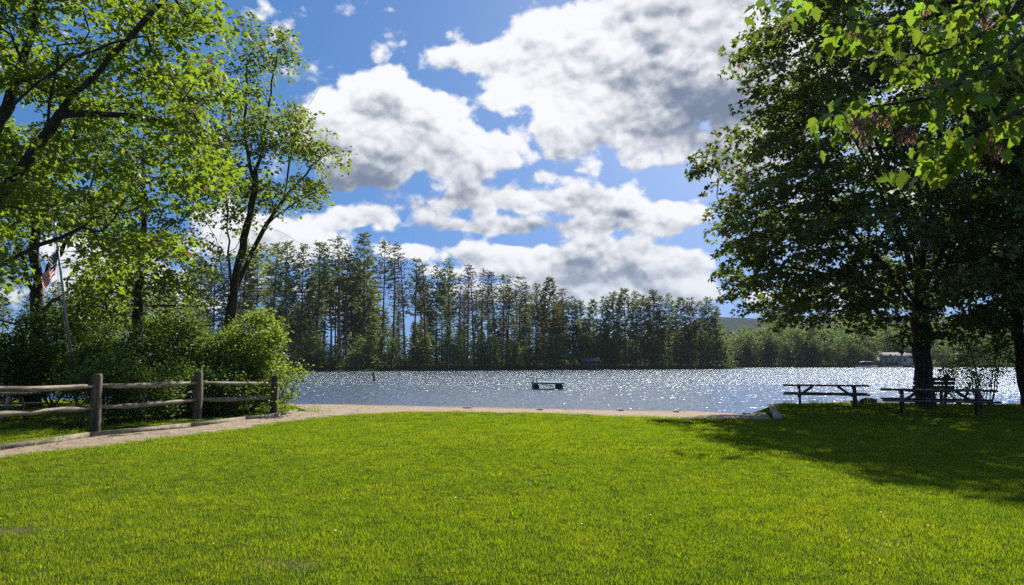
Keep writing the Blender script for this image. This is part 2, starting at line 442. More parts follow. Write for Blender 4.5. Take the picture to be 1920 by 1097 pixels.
def lawn_mat():
    m, nt = new_mat('lawn_soil')
    pos = node(nt, 'ShaderNodeNewGeometry').outputs['Position']
    n1 = smooth(nt, noise(nt, 9.0, 6.0, 0.65, pos), 0.35, 0.65)
    col = mixc(nt, n1, (0.022, 0.036, 0.006), (0.045, 0.066, 0.010))
    soil = mth(nt, 'MULTIPLY', node(nt, 'ShaderNodeAttribute', attribute_name='worn').outputs['Fac'], smooth(nt, noise(nt, 12.0, 4.0, 0.7, pos), 0.30, 0.55))
    col = mixc(nt, mth(nt, 'MULTIPLY', soil, 0.8), col, (0.12, 0.10, 0.05))
    b = node(nt, 'ShaderNodeBump', {'Strength': 0.6, 'Distance': 0.03, 'Height': noise(nt, 25.0, 5.0, 0.7, pos)})
    out(nt, node(nt, 'ShaderNodeBsdfPrincipled', {'Base Color': col, 'Roughness': 1.0, 'Normal': b.outputs[0], 'Specular IOR Level': 0.0}).outputs[0])
    return m
M['lawn'] = lawn_mat()

def sand_mat():
    m, nt = new_mat('sand')
    pos = node(nt, 'ShaderNodeNewGeometry').outputs['Position']
    n1 = smooth(nt, noise(nt, 2.4, 6.0, 0.65, pos), 0.32, 0.68)
    col = mixc(nt, n1, (0.235, 0.175, 0.122), (0.36, 0.285, 0.205))
    gr = noise(nt, 60.0, 3.0, 0.7, pos)
    col = mixc(nt, smooth(nt, gr, 0.56, 0.72), col, (0.13, 0.08, 0.055))
    litter = smooth(nt, noise(nt, 14.0, 5.0, 0.75, pos), 0.60, 0.70)
    col = mixc(nt, mth(nt, 'MULTIPLY', litter, 0.8), col, (0.10, 0.065, 0.045))
    z = node(nt, 'ShaderNodeSeparateXYZ', {0: pos}).outputs[2]
    wet = smooth(nt, mth(nt, 'MULTIPLY_ADD', n1, 0.05, z), -0.38, -0.47)   # wet sand along the waterline
    col = mixc(nt, mth(nt, 'MULTIPLY', wet, 0.65), col, (0.085, 0.062, 0.045))
    hgt = mth(nt, 'ADD', noise(nt, 5.0, 6.0, 0.7, pos), mth(nt, 'MULTIPLY', gr, 0.3))
    b = node(nt, 'ShaderNodeBump', {'Strength': 0.9, 'Distance': 0.06, 'Height': hgt})
    out(nt, node(nt, 'ShaderNodeBsdfPrincipled', {'Base Color': col, 'Roughness': 0.9, 'Normal': b.outputs[0], 'Specular IOR Level': 0.2}).outputs[0])
    return m
M['sand'] = sand_mat()
M['forest_floor'] = rough_mat('forest_floor', (0.030, 0.034, 0.014), (0.05, 0.055, 0.022), 0.4, (0.04, 0.062, 0.018), 1.0, 0.5, obj=False, spec=0.0)
M['hill_far'] = rough_mat('hill_far', (0.010, 0.018, 0.013), (0.024, 0.038, 0.024), 0.03, None, 1.0, 1.0, 0.05, obj=False, spec=0.0)  # canopy self-shadow is put into this colour, darker than forest itself

def water_mat():
    m, nt = new_mat('lake_water')
    pos = node(nt, 'ShaderNodeNewGeometry').outputs['Position']
    y = node(nt, 'ShaderNodeSeparateXYZ', {0: pos}).outputs[1]
    lee = mth(nt, 'MULTIPLY_ADD', smooth(nt, y, 34.0, 85.0), 0.58, 0.42)      # smaller ripples in the lee of the near bank
    gust = smooth(nt, noise(nt, 0.05, 2.0, 0.5, vmt(nt, 'MULTIPLY', pos, (1.0, 0.5, 1.0))), 0.30, 0.60)
    lee = mth(nt, 'MULTIPLY', lee, mth(nt, 'MULTIPLY_ADD', gust, 0.35, 0.80))
    h1 = noise(nt, 0.95, 3.0, 0.6, vmt(nt, 'MULTIPLY', pos, (1.0, 0.55, 1.0)))
    h2 = noise(nt, 2.8, 2.0, 0.6, vmt(nt, 'MULTIPLY', pos, (1.0, 0.30, 1.0)))
    b1 = node(nt, 'ShaderNodeBump', {'Strength': lee, 'Distance': 0.64, 'Height': h1})
    b2 = node(nt, 'ShaderNodeBump', {'Strength': lee, 'Distance': 0.34, 'Height': h2, 'Normal': b1.outputs[0]})
    body = node(nt, 'ShaderNodeBsdfDiffuse', {'Color': (0.020, 0.045, 0.075, 1), 'Normal': b2.outputs[0]})
    gl = node(nt, 'ShaderNodeBsdfGlossy', {'Color': (0.96, 0.98, 1.0, 1), 'Roughness': 0.31, 'Normal': b2.outputs[0]}, distribution='BECKMANN')
    fr = node(nt, 'ShaderNodeFresnel', {'IOR': 1.33, 'Normal': b2.outputs[0]})
    out(nt, node(nt, 'ShaderNodeMixShader', {0: fr.outputs[0], 1: body.outputs[0], 2: gl.outputs[0]}).outputs[0])
    return m
M['water'] = water_mat()

# ------------------------------------------------------------------ ground, beach, lake, far land
LAWN = [(-40, 0), (-40, 3), (-14, 9.0), (-8.5, 12.6), (-7.1, 16.1), (-6.5, 18.2), (-5.95, 20.65), (-5.1, 22.65), (-3.44, 24.3), (-1, 24.2),
        (2.24, 22.9), (4.7, 21.75), (7.35, 21.35), (7.62, 21.3), (9.3, 27.4), (9.9, 29.0), (14, 29.4), (18, 28.8), (24, 28.4), (45, 28), (45, 0)]
BACK = [(-60, 4), (-14.7, 10.6), (-9.75, 14.0), (-9.40, 16.9), (-8.25, 19.4), (-7.35, 23.1), (-7.1, 24.6), (-7.3, 26.5), (-8.5, 29.0), (-13, 30.5), (-60, 36)]

def lawn_sd(X, Y):
    return np.minimum(poly_sd(X, Y, LAWN), poly_sd(X, Y, BACK))

def ground_z(X, Y):
    return 0.03 * fbm2(X, Y, 3, 3, 0.5) + 0.012 * fbm2(X, Y, 4, 3, 2.5)

WORN = [(-1.75, 6.1, .40, .25), (-4.7, 7.3, .5, .3), (3.3, 6.8, .4, .15), (-.4, 22.6, 1.3, .7), (-2.3, 22.4, .9, .6), (13.5, 25.5, 1.6, .8), (15.5, 24.2, 1.4, .8)]
def worn(X, Y):
    w = np.zeros_like(np.asarray(X, float))
    for cx_, cy2, a_, b_ in WORN:
        w = np.maximum(w, 1 - np.hypot((X - cx_) / a_, (Y - cy2) / b_))
    return np.clip(w * 1.6 + 0.55 * fbm2(X, Y, 95, 4, 5.0) * (w > 0.02), 0, 1)

def lawn_z(X, Y):
    sd = lawn_sd(X, Y) + 0.07 * fbm2(X, Y, 8, 4, 2.6)
    return ground_z(X, Y) + 0.02 - 0.22 * sstep(sd, -0.12, 0.5) - 0.95 * sstep(sd, 0.35, 2.2)

def shore_y(x): return np.interp(x, [-14, -8, -4, 0, 5, 8, 9.5, 14], [39, 38, 36.6, 35.2, 33.6, 33.0, 30.6, 30.0])
def edge_y(x): return np.interp(x, [-8, -5.5, -3.4, -1, 2.2, 4.7, 7.4, 12], [26, 25, 24.4, 24.2, 23, 21.8, 21.4, 21.4])
def sand_z(X, Y):
    s = np.clip((Y - edge_y(X)) / (shore_y(X) - edge_y(X)), 0, 2.2)
    z = -0.045 - 0.455 * s ** 0.9
    bank = np.exp(-((X - (7.4 + (Y - 21.3) * 0.28)) / 0.75) ** 2) * sstep(Y, 21.4, 23.0) * (1 - sstep(Y, 26.5, 28.5))
    z = z + (-0.13 - z) * bank
    return z + 0.022 * fbm2(X, Y, 21, 4, 1.7)

lawn = tag(grid_mesh('lawn', np.arange(-22, 32.01, 0.2), np.arange(1.5, 34, 0.2), lawn_z, M['lawn']), kind='structure')
lco = np.zeros(len(lawn.data.vertices) * 3, np.float32); lawn.data.vertices.foreach_get('co', lco); lco = lco.reshape(-1, 3)
lawn.data.attributes.new('worn', 'FLOAT', 'POINT').data.foreach_set('value', worn(lco[:, 0].astype(float), lco[:, 1].astype(float)).astype(np.float32))
tag(grid_mesh('beach', np.arange(-15, 11.5, 0.15), np.arange(8, 43, 0.15), sand_z, M['sand']), kind='structure')

LAKE = [(-300, 40), (-60, 40), (-13, 31), (-8, 30), (9, 29.5), (18, 30), (45, 29), (120, 60), (260, 160), (270, 265), (195, 288), (80, 292),
        (72, 262), (74, 240), (65, 228), (40, 215), (14, 200), (-18, 186), (-48, 172), (-110, 168), (-160, 150), (-220, 100)]

def land_z(X, Y):
    sd = poly_sd(X, Y, LAKE)
    z = np.clip(sd * 0.12, -2.5, 0.9) - 0.5
    z = z + np.clip(sd - 8, 0, 400) * 0.012
    z = z + 9 * sstep(Y + 0.15 * X, 330, 620) * sstep(X, 20, 160) + 7 * sstep(Y, 300, 420) * sstep(X, 120, 260)
    near = sstep(np.maximum(np.abs(X) - 40, np.maximum(Y - 44, -Y - 60)), 0, 12)
    return np.where(near < 1, -1.6 * (1 - near) + z * near, z)
gx = np.concatenate([np.arange(-1500, -320, 60), np.arange(-320, 360, 5), np.arange(360, 1800, 60)])
gy = np.concatenate([np.arange(-80, 350, 5), np.arange(350, 700, 20), np.arange(700, 2000, 100)])
tag(grid_mesh('terrain', gx, gy, land_z, M['forest_floor']), kind='structure')

def hill_z(X, Y):
    ridge = np.exp(-((Y - 2300) / 420.0) ** 2)
    prof = 132 + 16 * np.sin(X * 0.0019 + 0.6) + 9 * np.sin(X * 0.0061) + 2.2 * fbm2(X, Y, 31, 4, 0.05)
    return ridge * prof * sstep(X, 300, 620) - 6
tag(grid_mesh('hills', np.arange(-1500, 2600, 14), np.arange(1500, 2700, 40), hill_z, M['hill_far']), kind='structure')

wm = MB()
wx = np.array([-320, 320.0]); wy = np.array([18.0, 300.0])
wm.add([(-320, 22, -0.5), (320, 22, -0.5), (320, 310, -0.5), (-320, 310, -0.5)], [[(0, 1, 2, 3)]])
tag(wm.build('lake', M['water']), kind='structure')

# ------------------------------------------------------------------ trees: skeletons, leaves
LEAF4 = np.array([(0, 0, 0), (0.5, 0.40, 0.06), (1, 0, -0.08), (0.5, -0.40, 0.06)])
LEAF6 = np.array([(0, 0, 0), (0.18, 0.52, 0.03), (0.50, 0.22, 0.0), (1, 0, -0.10), (0.50, -0.22, 0.0), (0.18, -0.52, 0.03)])
TUFT = np.array([(0, -0.08, 0), (0.9, -0.22, 0.05), (1.1, 0.16, 0.02), (0, 0.08, 0)])

def unit(a): return a / (np.linalg.norm(a, axis=-1, keepdims=True) + 1e-9)

def scatter(pos, tang, nrm, size, tpl):
    n, k = len(pos), len(tpl)
    t = unit(tang)
    nn = unit(nrm - (nrm * t).sum(1, keepdims=True) * t)
    s = np.cross(nn, t)
    V = pos[:, None, :] + size[:, None, None] * (tpl[None, :, 0:1] * t[:, None] + tpl[None, :, 1:2] * s[:, None] + tpl[None, :, 2:3] * nn[:, None])
    return V.reshape(-1, 3), np.arange(n * k).reshape(n, k)

def leaves(centers, per, spread, size, tpl, r_, droop=0.35, tilt=0.75, out_from=None):
    c = np.repeat(centers, per, axis=0)
    pos = c + r_.standard_normal(c.shape) * np.asarray(spread)
    th = r_.uniform(0, 2 * math.pi, len(c))
    tang = np.stack([np.cos(th), np.sin(th), -droop + 0.4 * r_.standard_normal(len(c))], -1)
    nrm = np.array([0, 0, 1.0]) + tilt * r_.standard_normal(c.shape)
    sz = size * r_.uniform(0.55, 1.3, len(c))
    return scatter(pos, tang, nrm, sz, tpl)

def sprays(centers, per, rad, thick, size, tpl, r_, axis=None, droop=0.25, tilt=0.38, lean=0.35):
    """flat layered sprays of leaves, each spray in its own plane"""
    n = len(centers)
    o = np.zeros((n, 3))
    if axis is not None:
        o[:, :2] = centers[:, :2] - np.asarray(axis)[:2]; o = unit(o)
    pn = unit(np.array([0, 0, 1.0]) + lean * o + 0.22 * r_.standard_normal((n, 3)))
    a = unit(np.cross(pn, r_.standard_normal((n, 3)))); b = np.cross(pn, a)
    sc = r_.uniform(0.65, 1.35, n)
    c = np.repeat(np.arange(n), per)
    th = r_.uniform(0, 2 * math.pi, len(c)); q = rad * sc[c] * np.sqrt(r_.uniform(0, 1, len(c)))
    ell = 0.65
    pos = centers[c] + (q * np.cos(th))[:, None] * a[c] + (ell * q * np.sin(th))[:, None] * b[c] + (thick * r_.standard_normal(len(c)))[:, None] * pn[c]
    pos[:, 2] -= 0.25 * q * q / rad
    tang = np.cos(th)[:, None] * a[c] + np.sin(th)[:, None] * b[c] + 0.6 * r_.standard_normal((len(c), 3)) + np.array([0, 0, -droop])
    nrm = pn[c] + tilt * r_.standard_normal((len(c), 3))
    return scatter(pos, tang, nrm, size * r_.uniform(0.6, 1.25, len(c)), tpl)

def skeleton(limbs, clusters, r_, step=0.45, low=0.5, wob=0.06, sag=0.0):
    """limbs: list of polylines (the first is the trunk); then each cluster is joined to the nearest wood"""
    P, par = [], []
    def add_line(pts, parent):
        for q in pts:
            P.append(np.asarray(q, float)); par.append(parent); parent = len(P) - 1
        return parent
    for li, L in enumerate(limbs):
        L = np.asarray(L, float)
        seg = np.linalg.norm(np.diff(L, axis=0), axis=1)
        n = max(2, int(seg.sum() / step))
        u = np.concatenate([[0], np.cumsum(seg)]) / seg.sum()
        w = np.linspace(0, 1, n + 1)
        # smooth interpolation
        pts = np.stack([np.interp(w, u, L[:, i]) for i in range(3)], -1)
        for _ in range(2):
            pts[1:-1] = 0.25 * pts[:-2] + 0.5 * pts[1:-1] + 0.25 * pts[2:]
        pts[1:-1] += wob * r_.standard_normal((len(pts) - 2, 3)) * [1, 1, 0.4]
        if li == 0: add_line(pts, -1)
        else:
            A = np.array(P); i = int(np.argmin(np.linalg.norm(A - pts[0], axis=1)))
            add_line(pts[1:], i)
    base = np.array(P)
    if len(clusters):
        d0 = np.min(np.linalg.norm(clusters[:, None] - base[None], axis=2), axis=1)
        for ci in np.argsort(d0):
            c = clusters[ci]; A = np.array(P)
            dv = c - A; d = np.linalg.norm(dv, axis=1)
            cost = d * (1 + low * np.clip((A[:, 2] - c[2]) / (d + 0.05) + 0.25, 0, 1)) 
            cost[0:2] += 2.0
            i = int(np.argmin(cost)); D_ = d[i]
            if D_ < 0.12: continue
            pa = par[i]
            tdir = unit(A[i] - A[pa]) if pa >= 0 else np.array([0, 0, 1.0])
            ctrl = A[i] + tdir * D_ * 0.35 + np.array([0, 0, 0.06 - sag]) * D_
            n = max(2, int(D_ / step))
            u = np.linspace(0, 1, n + 1)[1:, None]
            pts = (1 - u) ** 2 * A[i] + 2 * u * (1 - u) * ctrl + u ** 2 * c
            pts[:-1] += wob * 0.8 * r_.standard_normal((n - 1, 3)) if n > 1 else 0
            add_line(pts, i)
    return np.array(P), np.array(par)

def wood(P, par, r_base, r_tip, r_, mind=0.0, flare=1.35):
    n = len(P)
    kids = [[] for _ in range(n)]
    for i in range(1, n):
        if par[i] >= 0: kids[par[i]].append(i)
    cnt = np.zeros(n)
    for i in range(n - 1, -1, -1):
        cnt[i] = max(1.0, sum(cnt[k] for k in kids[i]))
    e = math.log(max(cnt[0], 2)) / math.log(r_base / r_tip)
    rad = r_tip * cnt ** (1 / e)
    for i in range(n):
        if par[i] >= 0: rad[i] = min(rad[i], rad[par[i]])
    z0 = P[0, 2]
    rad = rad * np.where(np.arange(n) < 3, np.array([flare, 1 + (flare - 1) * 0.3, 1.02] + [1] * n)[:n], 1.0)
    mb = MB()
    stack = [(0, -1)]
    while stack:
        i, frm = stack.pop()
        chain = ([frm] if frm >= 0 else []) + [i]
        while kids[i]:
            ks = sorted(kids[i], key=lambda k: -cnt[k])
            for k in ks[1:]: stack.append((k, i))
            i = ks[0]; chain.append(i)
        if len(chain) < 2: continue
        rr = rad[chain].copy()
        if frm >= 0: rr[0] = min(rr[0], rr[1] * 1.15)
        m = rr.max()
        sides = 12 if m > 0.15 else 7 if m > 0.05 else 5 if m > 0.02 else 3
        mb.tube(P[chain], rr, sides, cap=False, jit=0.05 if m > 0.08 else 0.0)
    return mb

def envelope(n, zs, rs, r_, cx=0, cy_=0, shell=0.55, rough=0.12):
    """cluster centres in a body of revolution, mostly in its outer shell"""
    zs, rs = np.asarray(zs, float), np.asarray(rs, float)
    zz = np.linspace(zs[0], zs[-1], 200); ww = np.interp(zz, zs, rs) ** 1.6
    z = r_.choice(zz, n, p=ww / ww.sum()) + r_.uniform(-0.1, 0.1, n)
    th = r_.uniform(0, 2 * math.pi, n)
    f = 1 - (1 - np.sqrt(r_.uniform(0.02, 1, n))) * (1.55 - shell)
    lump = 1 + rough * np.sin(3 * th + 1.3 * z) + rough * np.sin(5 * th - 0.9 * z + 2)
    rr = np.interp(z, zs, rs) * f * lump
    return np.stack([cx + rr * np.cos(th), cy_ + rr * np.sin(th), z], -1)

def build_tree(name, label, cat, group, base, P, par, leafV, leafF, r_base, r_tip, bark, leafm, r_, flare=1.35, crown='crown', trunk='trunk'):
    base = np.asarray(base, float)
    root = empty(name, base)
    tag(root, label, cat, group)
    wd = wood(P - base, par, r_base, r_tip, r_, flare=flare)
    wd.build(trunk, bark, root, True)
    link(crown, make_mesh(crown, leafV - base, [leafF], leafm), root)
    return root

# ---- the big dark maple over the picnic tables
r_ = np.random.default_rng(41)
bx, by = 14.7, 27.2
zs = [2.5, 3.0, 3.5, 5.0, 6.3, 7.8, 9.9, 12.6, 14.3, 17.0, 19.2]
rs = [1.6, 4.2, 6.2, 7.2, 7.5, 7.4, 6.9, 6.4, 5.7, 3.9, 0.8]
cl = envelope(1500, zs, rs, r_, bx, by, shell=0.75, rough=0.06)
limbs = [[(bx, by, -0.1), (bx - 0.05, by, 1.5), (bx, by, 3.0), (bx + 0.1, by + 0.1, 5.0), (bx, by, 9.0), (bx + 0.2, by, 14.0)]]
for k in range(11):
    a = k * 2.4 + 0.4; z0 = 2.9 + 0.22 * k; rr = 3.2 + 1.6 * (k % 3) * 0.5; zt = 8.0 + 0.75 * k
    limbs.append([(bx, by, z0), (bx + rr * 0.3 * math.cos(a), by + rr * 0.3 * math.sin(a), z0 + (zt - z0) * 0.35),
                  (bx + rr * 0.7 * math.cos(a), by + rr * 0.7 * math.sin(a), z0 + (zt - z0) * 0.75), (bx + rr * math.cos(a), by + rr * math.sin(a), zt)])
for a in (3.0, 2.5, 3.9, 0.3, 5.2):
    limbs.append([(bx, by, 3.4), (bx + 2.2 * math.cos(a), by + 2.2 * math.sin(a), 4.6), (bx + 5.0 * math.cos(a), by + 5.0 * math.sin(a), 5.2)])
P, par = skeleton(limbs, cl, r_, 0.5, wob=0.04)
lv, lf = sprays(cl, 74, 0.74, 0.07, 0.19, LEAF6, r_, (bx, by))
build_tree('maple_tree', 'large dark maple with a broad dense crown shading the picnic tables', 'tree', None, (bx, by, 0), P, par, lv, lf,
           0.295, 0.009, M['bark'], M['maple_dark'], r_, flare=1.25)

# ---- leaning tree by the water at the picture's edge
r_ = np.random.default_rng(43)
b = np.array([18.9, 28.0, 0.0])
cl = envelope(330, [2.2, 3.0, 5, 8, 11, 13], [1.8, 3.2, 4.4, 4.3, 3.0, 0.6], r_, 20.3, 28.2, 0.8, 0.1)
limbs = [[b + (0, 0, -0.1), b + (-0.15, 0, 1.5), b + (-0.30, 0, 3.2), b + (0.1, 0, 6), b + (0.8, 0.2, 11)],
         [b + (-0.25, 0, 2.6), b + (-1.2, -0.2, 3.3), b + (-2.4, -0.3, 3.0)], [b + (-0.1, 0, 4.2), b + (1.2, 0.5, 5.6), b + (2.6, 0.6, 7)]]
P, par = skeleton(limbs, cl, r_, 0.45)
lv, lf = sprays(cl, 105, 0.85, 0.09, 0.18, LEAF4, r_, (20.3, 28.2))
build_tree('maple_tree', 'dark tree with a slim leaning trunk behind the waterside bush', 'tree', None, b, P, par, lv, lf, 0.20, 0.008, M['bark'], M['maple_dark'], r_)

# ---- large maple whose limbs reach in over the path (trunk beyond the picture's edge)
r_ = np.random.default_rng(47)
b = np.array([-13.2, 13.5, 0.0])
def mpt(px, py, Y): return at(px, py, Y)
limbs = [[b + (0, 0, -0.1), b + (0.1, 0, 1.6), b + (0.3, 0, 2.6), b + (0.4, 0, 5), b + (0.2, 0.3, 9), b + (0.1, 0.3, 13)],
         [b + (0.3, 0, 2.4), mpt(-60, 530, 13.2), mpt(10, 492, 13.0), mpt(90, 455, 13.0), mpt(165, 425, 13.0), mpt(210, 392, 13.1), mpt(265, 388, 13.2)],
         [b + (0.35, 0, 3.2), mpt(-40, 430, 13.4), mpt(40, 320, 13.3), mpt(115, 205, 13.2), mpt(205, 110, 13.1), mpt(310, -5, 13.0), mpt(380, -90, 13)],
         [b + (0.4, 0, 4.2), mpt(-50, 330, 14.2), mpt(5, 220, 14.3), mpt(60, 60, 14.4), mpt(100, -80, 14.6)],
         [b + (0.4, 0, 4.4), mpt(-20, 250, 12.2), mpt(90, 130, 11.9), mpt(190, 90, 11.8), mpt(290, 60, 11.7)],
         [mpt(115, 205, 13.2), mpt(200, 215, 13.5), mpt(290, 225, 13.9), mpt(370, 230, 14.0)],
         [mpt(60, 300, 13.3), mpt(105, 190, 12.8), mpt(110, 100, 12.5)]]
n = 1150
cl = np.stack([r_.uniform(-280, 455, n), r_.uniform(-230, 540, n), r_.uniform(12.2, 17.0, n)], -1)
edge = np.interp(cl[:, 1], [-230, -40, 60, 150, 260, 350, 450, 545], [430, 400, 395, 420, 400, 410, 330, 180]) + 25 * np.sin(cl[:, 1] * 0.045)
keep = cl[:, 0] < edge * (1 - 0.02 * r_.standard_normal(n))
gap = fbm2(cl[:, 0], cl[:, 1], 77, 3, 0.017)
keep &= gap > -0.20
keep &= ~((cl[:, 0] > 5) & (cl[:, 0] < 185) & (cl[:, 1] > 415) & (cl[:, 1] < 610))          # the flag shows through here
cl = np.array([at(*c) for c in cl[keep]])
P, par = skeleton(limbs, cl, r_, 0.35, wob=0.035, sag=0.04)
lv, lf = sprays(cl, 46, 0.60, 0.06, 0.125, LEAF6, r_, b, tilt=0.45)
build_tree('maple_tree', 'bright green maple whose long bare limbs reach in over the gravel path', 'tree', None, b, P, par, lv, lf, 0.27, 0.006, M['bark'], M['maple_near'], r_)

# ---- trees behind the rail fence
r_ = np.random.default_rng(53)
b = np.array([-16.9, 27.0, 0.0])
limbs = [[b + (0, 0, -0.1), b + (0.05, 0, 1.5), b + (0.0, 0, 3.2), b + (-0.25, 0, 5.5), b + (-0.3, 0, 10)],
         [b + (0, 0, 3.2), at(120, 540, 26.5), at(160, 470, 26.3), at(190, 420, 26.2)], [b + (0, 0, 3.5), at(60, 560, 27.5), at(45, 480, 27.6), at(10, 400, 27.8)],
         [b + (-0.1, 0, 4.2), at(140, 430, 27.4), at(175, 330, 27.5)]]
n = 620
cl = np.stack([r_.uniform(-120, 270, n), r_.uniform(180, 600, n), r_.uniform(24.5, 29.5, n)], -1)
cl = cl[fbm2(cl[:, 0], cl[:, 1], 78, 3, 0.02) > -0.25]
cl = cl[~((cl[:, 0] > 55) & (cl[:, 0] < 140) & (cl[:, 1] > 445) & (cl[:, 1] < 575))]
cl = np.array([at(*c) for c in cl])
fv = cl - np.array([-14.2, 23.8, 4.3]); sd_ = np.array(sun_dir)
cl = cl[np.linalg.norm(fv - (fv @ sd_)[:, None] * sd_, axis=1) > 1.3]            # clusters cut along the sun's line, a gap shaped to light the flag
P, par = skeleton(limbs, cl, r_, 0.45)
lv, lf = sprays(cl, 46, 0.80, 0.08, 0.16, LEAF4, r_, b, tilt=0.45)
build_tree('maple_tree', 'thick dark trunk with spreading limbs just behind the flag', 'tree', None, b, P, par, lv, lf, 0.27, 0.008, M['bark'], M['maple_near'], r_)

r_ = np.random.default_rng(59)
b = np.array([-12.9, 25.5, 0.0])
limbs = [[b + (0, 0, -0.1), b + (0.05, 0, 1.2), at(262, 620, 25.5), at(266, 500, 25.5), at(267, 400, 25.5), at(269, 320, 25.5), at(275, 200, 25.5)],
         [at(262, 560, 25.5), at(235, 530, 25.3), at(205, 500, 25.2)], [at(264, 500, 25.5), at(300, 470, 25.7), at(350, 440, 25.8)],
         [at(263, 575, 25.5), at(320, 572, 25.3), at(390, 575, 25.0)], [at(264, 520, 25.5), at(290, 490, 25.2), at(310, 470, 25.0)]]
n = 400
cl = np.stack([r_.uniform(160, 400, n), r_.uniform(120, 570, n), r_.uniform(23.5, 27.5, n)], -1)
wdt = np.interp(cl[:, 1], [120, 250, 400, 500, 570], [60, 110, 135, 125, 90])
keep = (np.abs(cl[:, 0] - 275) < wdt) & (fbm2(cl[:, 0], cl[:, 1], 79, 3, 0.024) > -0.18)
cl = np.array([at(*c) for c in cl[keep]])
P, par = skeleton(limbs, cl, r_, 0.4)
lv, lf = sprays(cl, 40, 0.72, 0.07, 0.14, LEAF4, r_, b, tilt=0.45)
build_tree('young_tree', 'slender tree with one thin dark trunk between the fence posts', 'tree', None, b, P, par, lv, lf, 0.15, 0.007, M['bark'], M['maple_near'], r_)

r_ = np.random.default_rng(61)
b = np.array([-10.0, 27.0, 0.0])
def a27(px, py, d=0.0): return at(px, py, 27.0 + d)
limbs = [[b + (0, 0, -0.1), b + (0, 0, 1.6), a27(430, 610), a27(434, 560), a27(430, 480), a27(424, 380), a27(428, 330)],
         [a27(433, 570), a27(445, 510, -.2), a27(462, 430, -.3), a27(478, 350, -.4), a27(497, 240, -.4), a27(512, 150, -.4), a27(527, 55, -.4)],
         [a27(438, 560), a27(468, 480, .3), a27(500, 420, .5), a27(535, 365, .6), a27(575, 320, .8), a27(632, 272, .9)],
         [a27(430, 590), a27(418, 540, -.3), a27(412, 470, -.4), a27(416, 390, -.5)],
         [a27(500, 420, .5), a27(560, 372, .4), a27(620, 350, .3)], [a27(440, 575), a27(480, 530, .4), a27(545, 518, .5)],
         [a27(478, 350, -.4), a27(458, 260, .2), a27(462, 150, .3), a27(466, 60, .4)], [a27(535, 365, .6), a27(545, 270, .4), a27(570, 210, .5), a27(598, 165, .6)],
         [a27(500, 420, .5), a27(560, 455, .7), a27(600, 470, .8)], [a27(430, 480), a27(455, 440, .6), a27(480, 400, .8)],
         [a27(416, 470, -.4), a27(390, 420, -.5), a27(372, 385, -.5)]]
groups = [(430, 330, 60, 45, 34), (465, 250, 55, 55, 34), (470, 130, 32, 70, 26), (520, 110, 26, 50, 16), (495, 230, 30, 60, 18), (540, 260, 40, 40, 22),
          (590, 275, 45, 22, 20), (575, 350, 45, 24, 24), (500, 370, 50, 30, 24), (440, 400, 45, 30, 14), (570, 210, 30, 40, 10), (480, 470, 40, 20, 9),
          (400, 300, 40, 60, 26), (605, 300, 30, 14, 8), (460, 40, 12, 22, 5), (525, 60, 10, 26, 5), (395, 190, 40, 70, 20)]
cl = np.concatenate([np.stack([cx + rx * r_.standard_normal(k) * .6, cyy + ry * r_.standard_normal(k) * .6, r_.uniform(-1.6, 1.6, k)], -1) for cx, cyy, rx, ry, k in groups])
cl = np.array([a27(*c) for c in cl])
P, par = skeleton(limbs, cl, r_, 0.4, wob=0.03)
lv, lf = sprays(cl, 40, 0.60, 0.07, 0.14, LEAF4, r_, b, tilt=0.45)
build_tree('young_tree', 'tall open tree forking into several dark stems beside the bright bush', 'tree', None, b, P, par, lv, lf, 0.20, 0.006, M['bark'], M['ash_leaf'], r_, flare=1.15)

# ---- shrubs
def shrub(label, base, h, rad, seed, leafm, per=42, ncl=130, size=0.085, stems=9, zlow=0.12, cat='bush', name='shrub', extra=None, squash=1.0):
    r_ = np.random.default_rng(seed)
    base = np.asarray(base, float)
    cl = envelope(ncl, [zlow * h, 0.3 * h, 0.6 * h, 0.85 * h, h], [rad * 0.7, rad * 0.95, rad, rad * 0.7, rad * 0.25], r_, 0, 0, 0.75, 0.1)
    cl[:, 1] *= squash
    if extra is not None: cl = np.concatenate([cl, np.asarray(extra) - base])
    limbs = [[(0, 0, -0.15), (0.02, 0, 0.12)]]
    for k in range(stems):
        a = k * 2.4 + seed; q = rad * r_.uniform(0.35, 0.75)
        o = 0.22 * rad
        limbs.append([(0, 0, 0.0), (o * math.cos(a), o * math.sin(a), 0.12 * h), (q * .6 * math.cos(a), q * .6 * math.sin(a) * squash, 0.42 * h), (q * math.cos(a), q * math.sin(a) * squash, 0.75 * h)])
    P, par = skeleton(limbs, cl, r_, 0.22, wob=0.02)
    lv, lf = leaves(cl, per, (0.17, 0.17, 0.13), size, LEAF4, r_, 0.2, 0.8)
    return build_tree(name, label, cat, None, base, P + base, par, lv + base, lf, 0.075, 0.005, M['bark'], leafm, r_, flare=1.0, crown='foliage', trunk='stems')

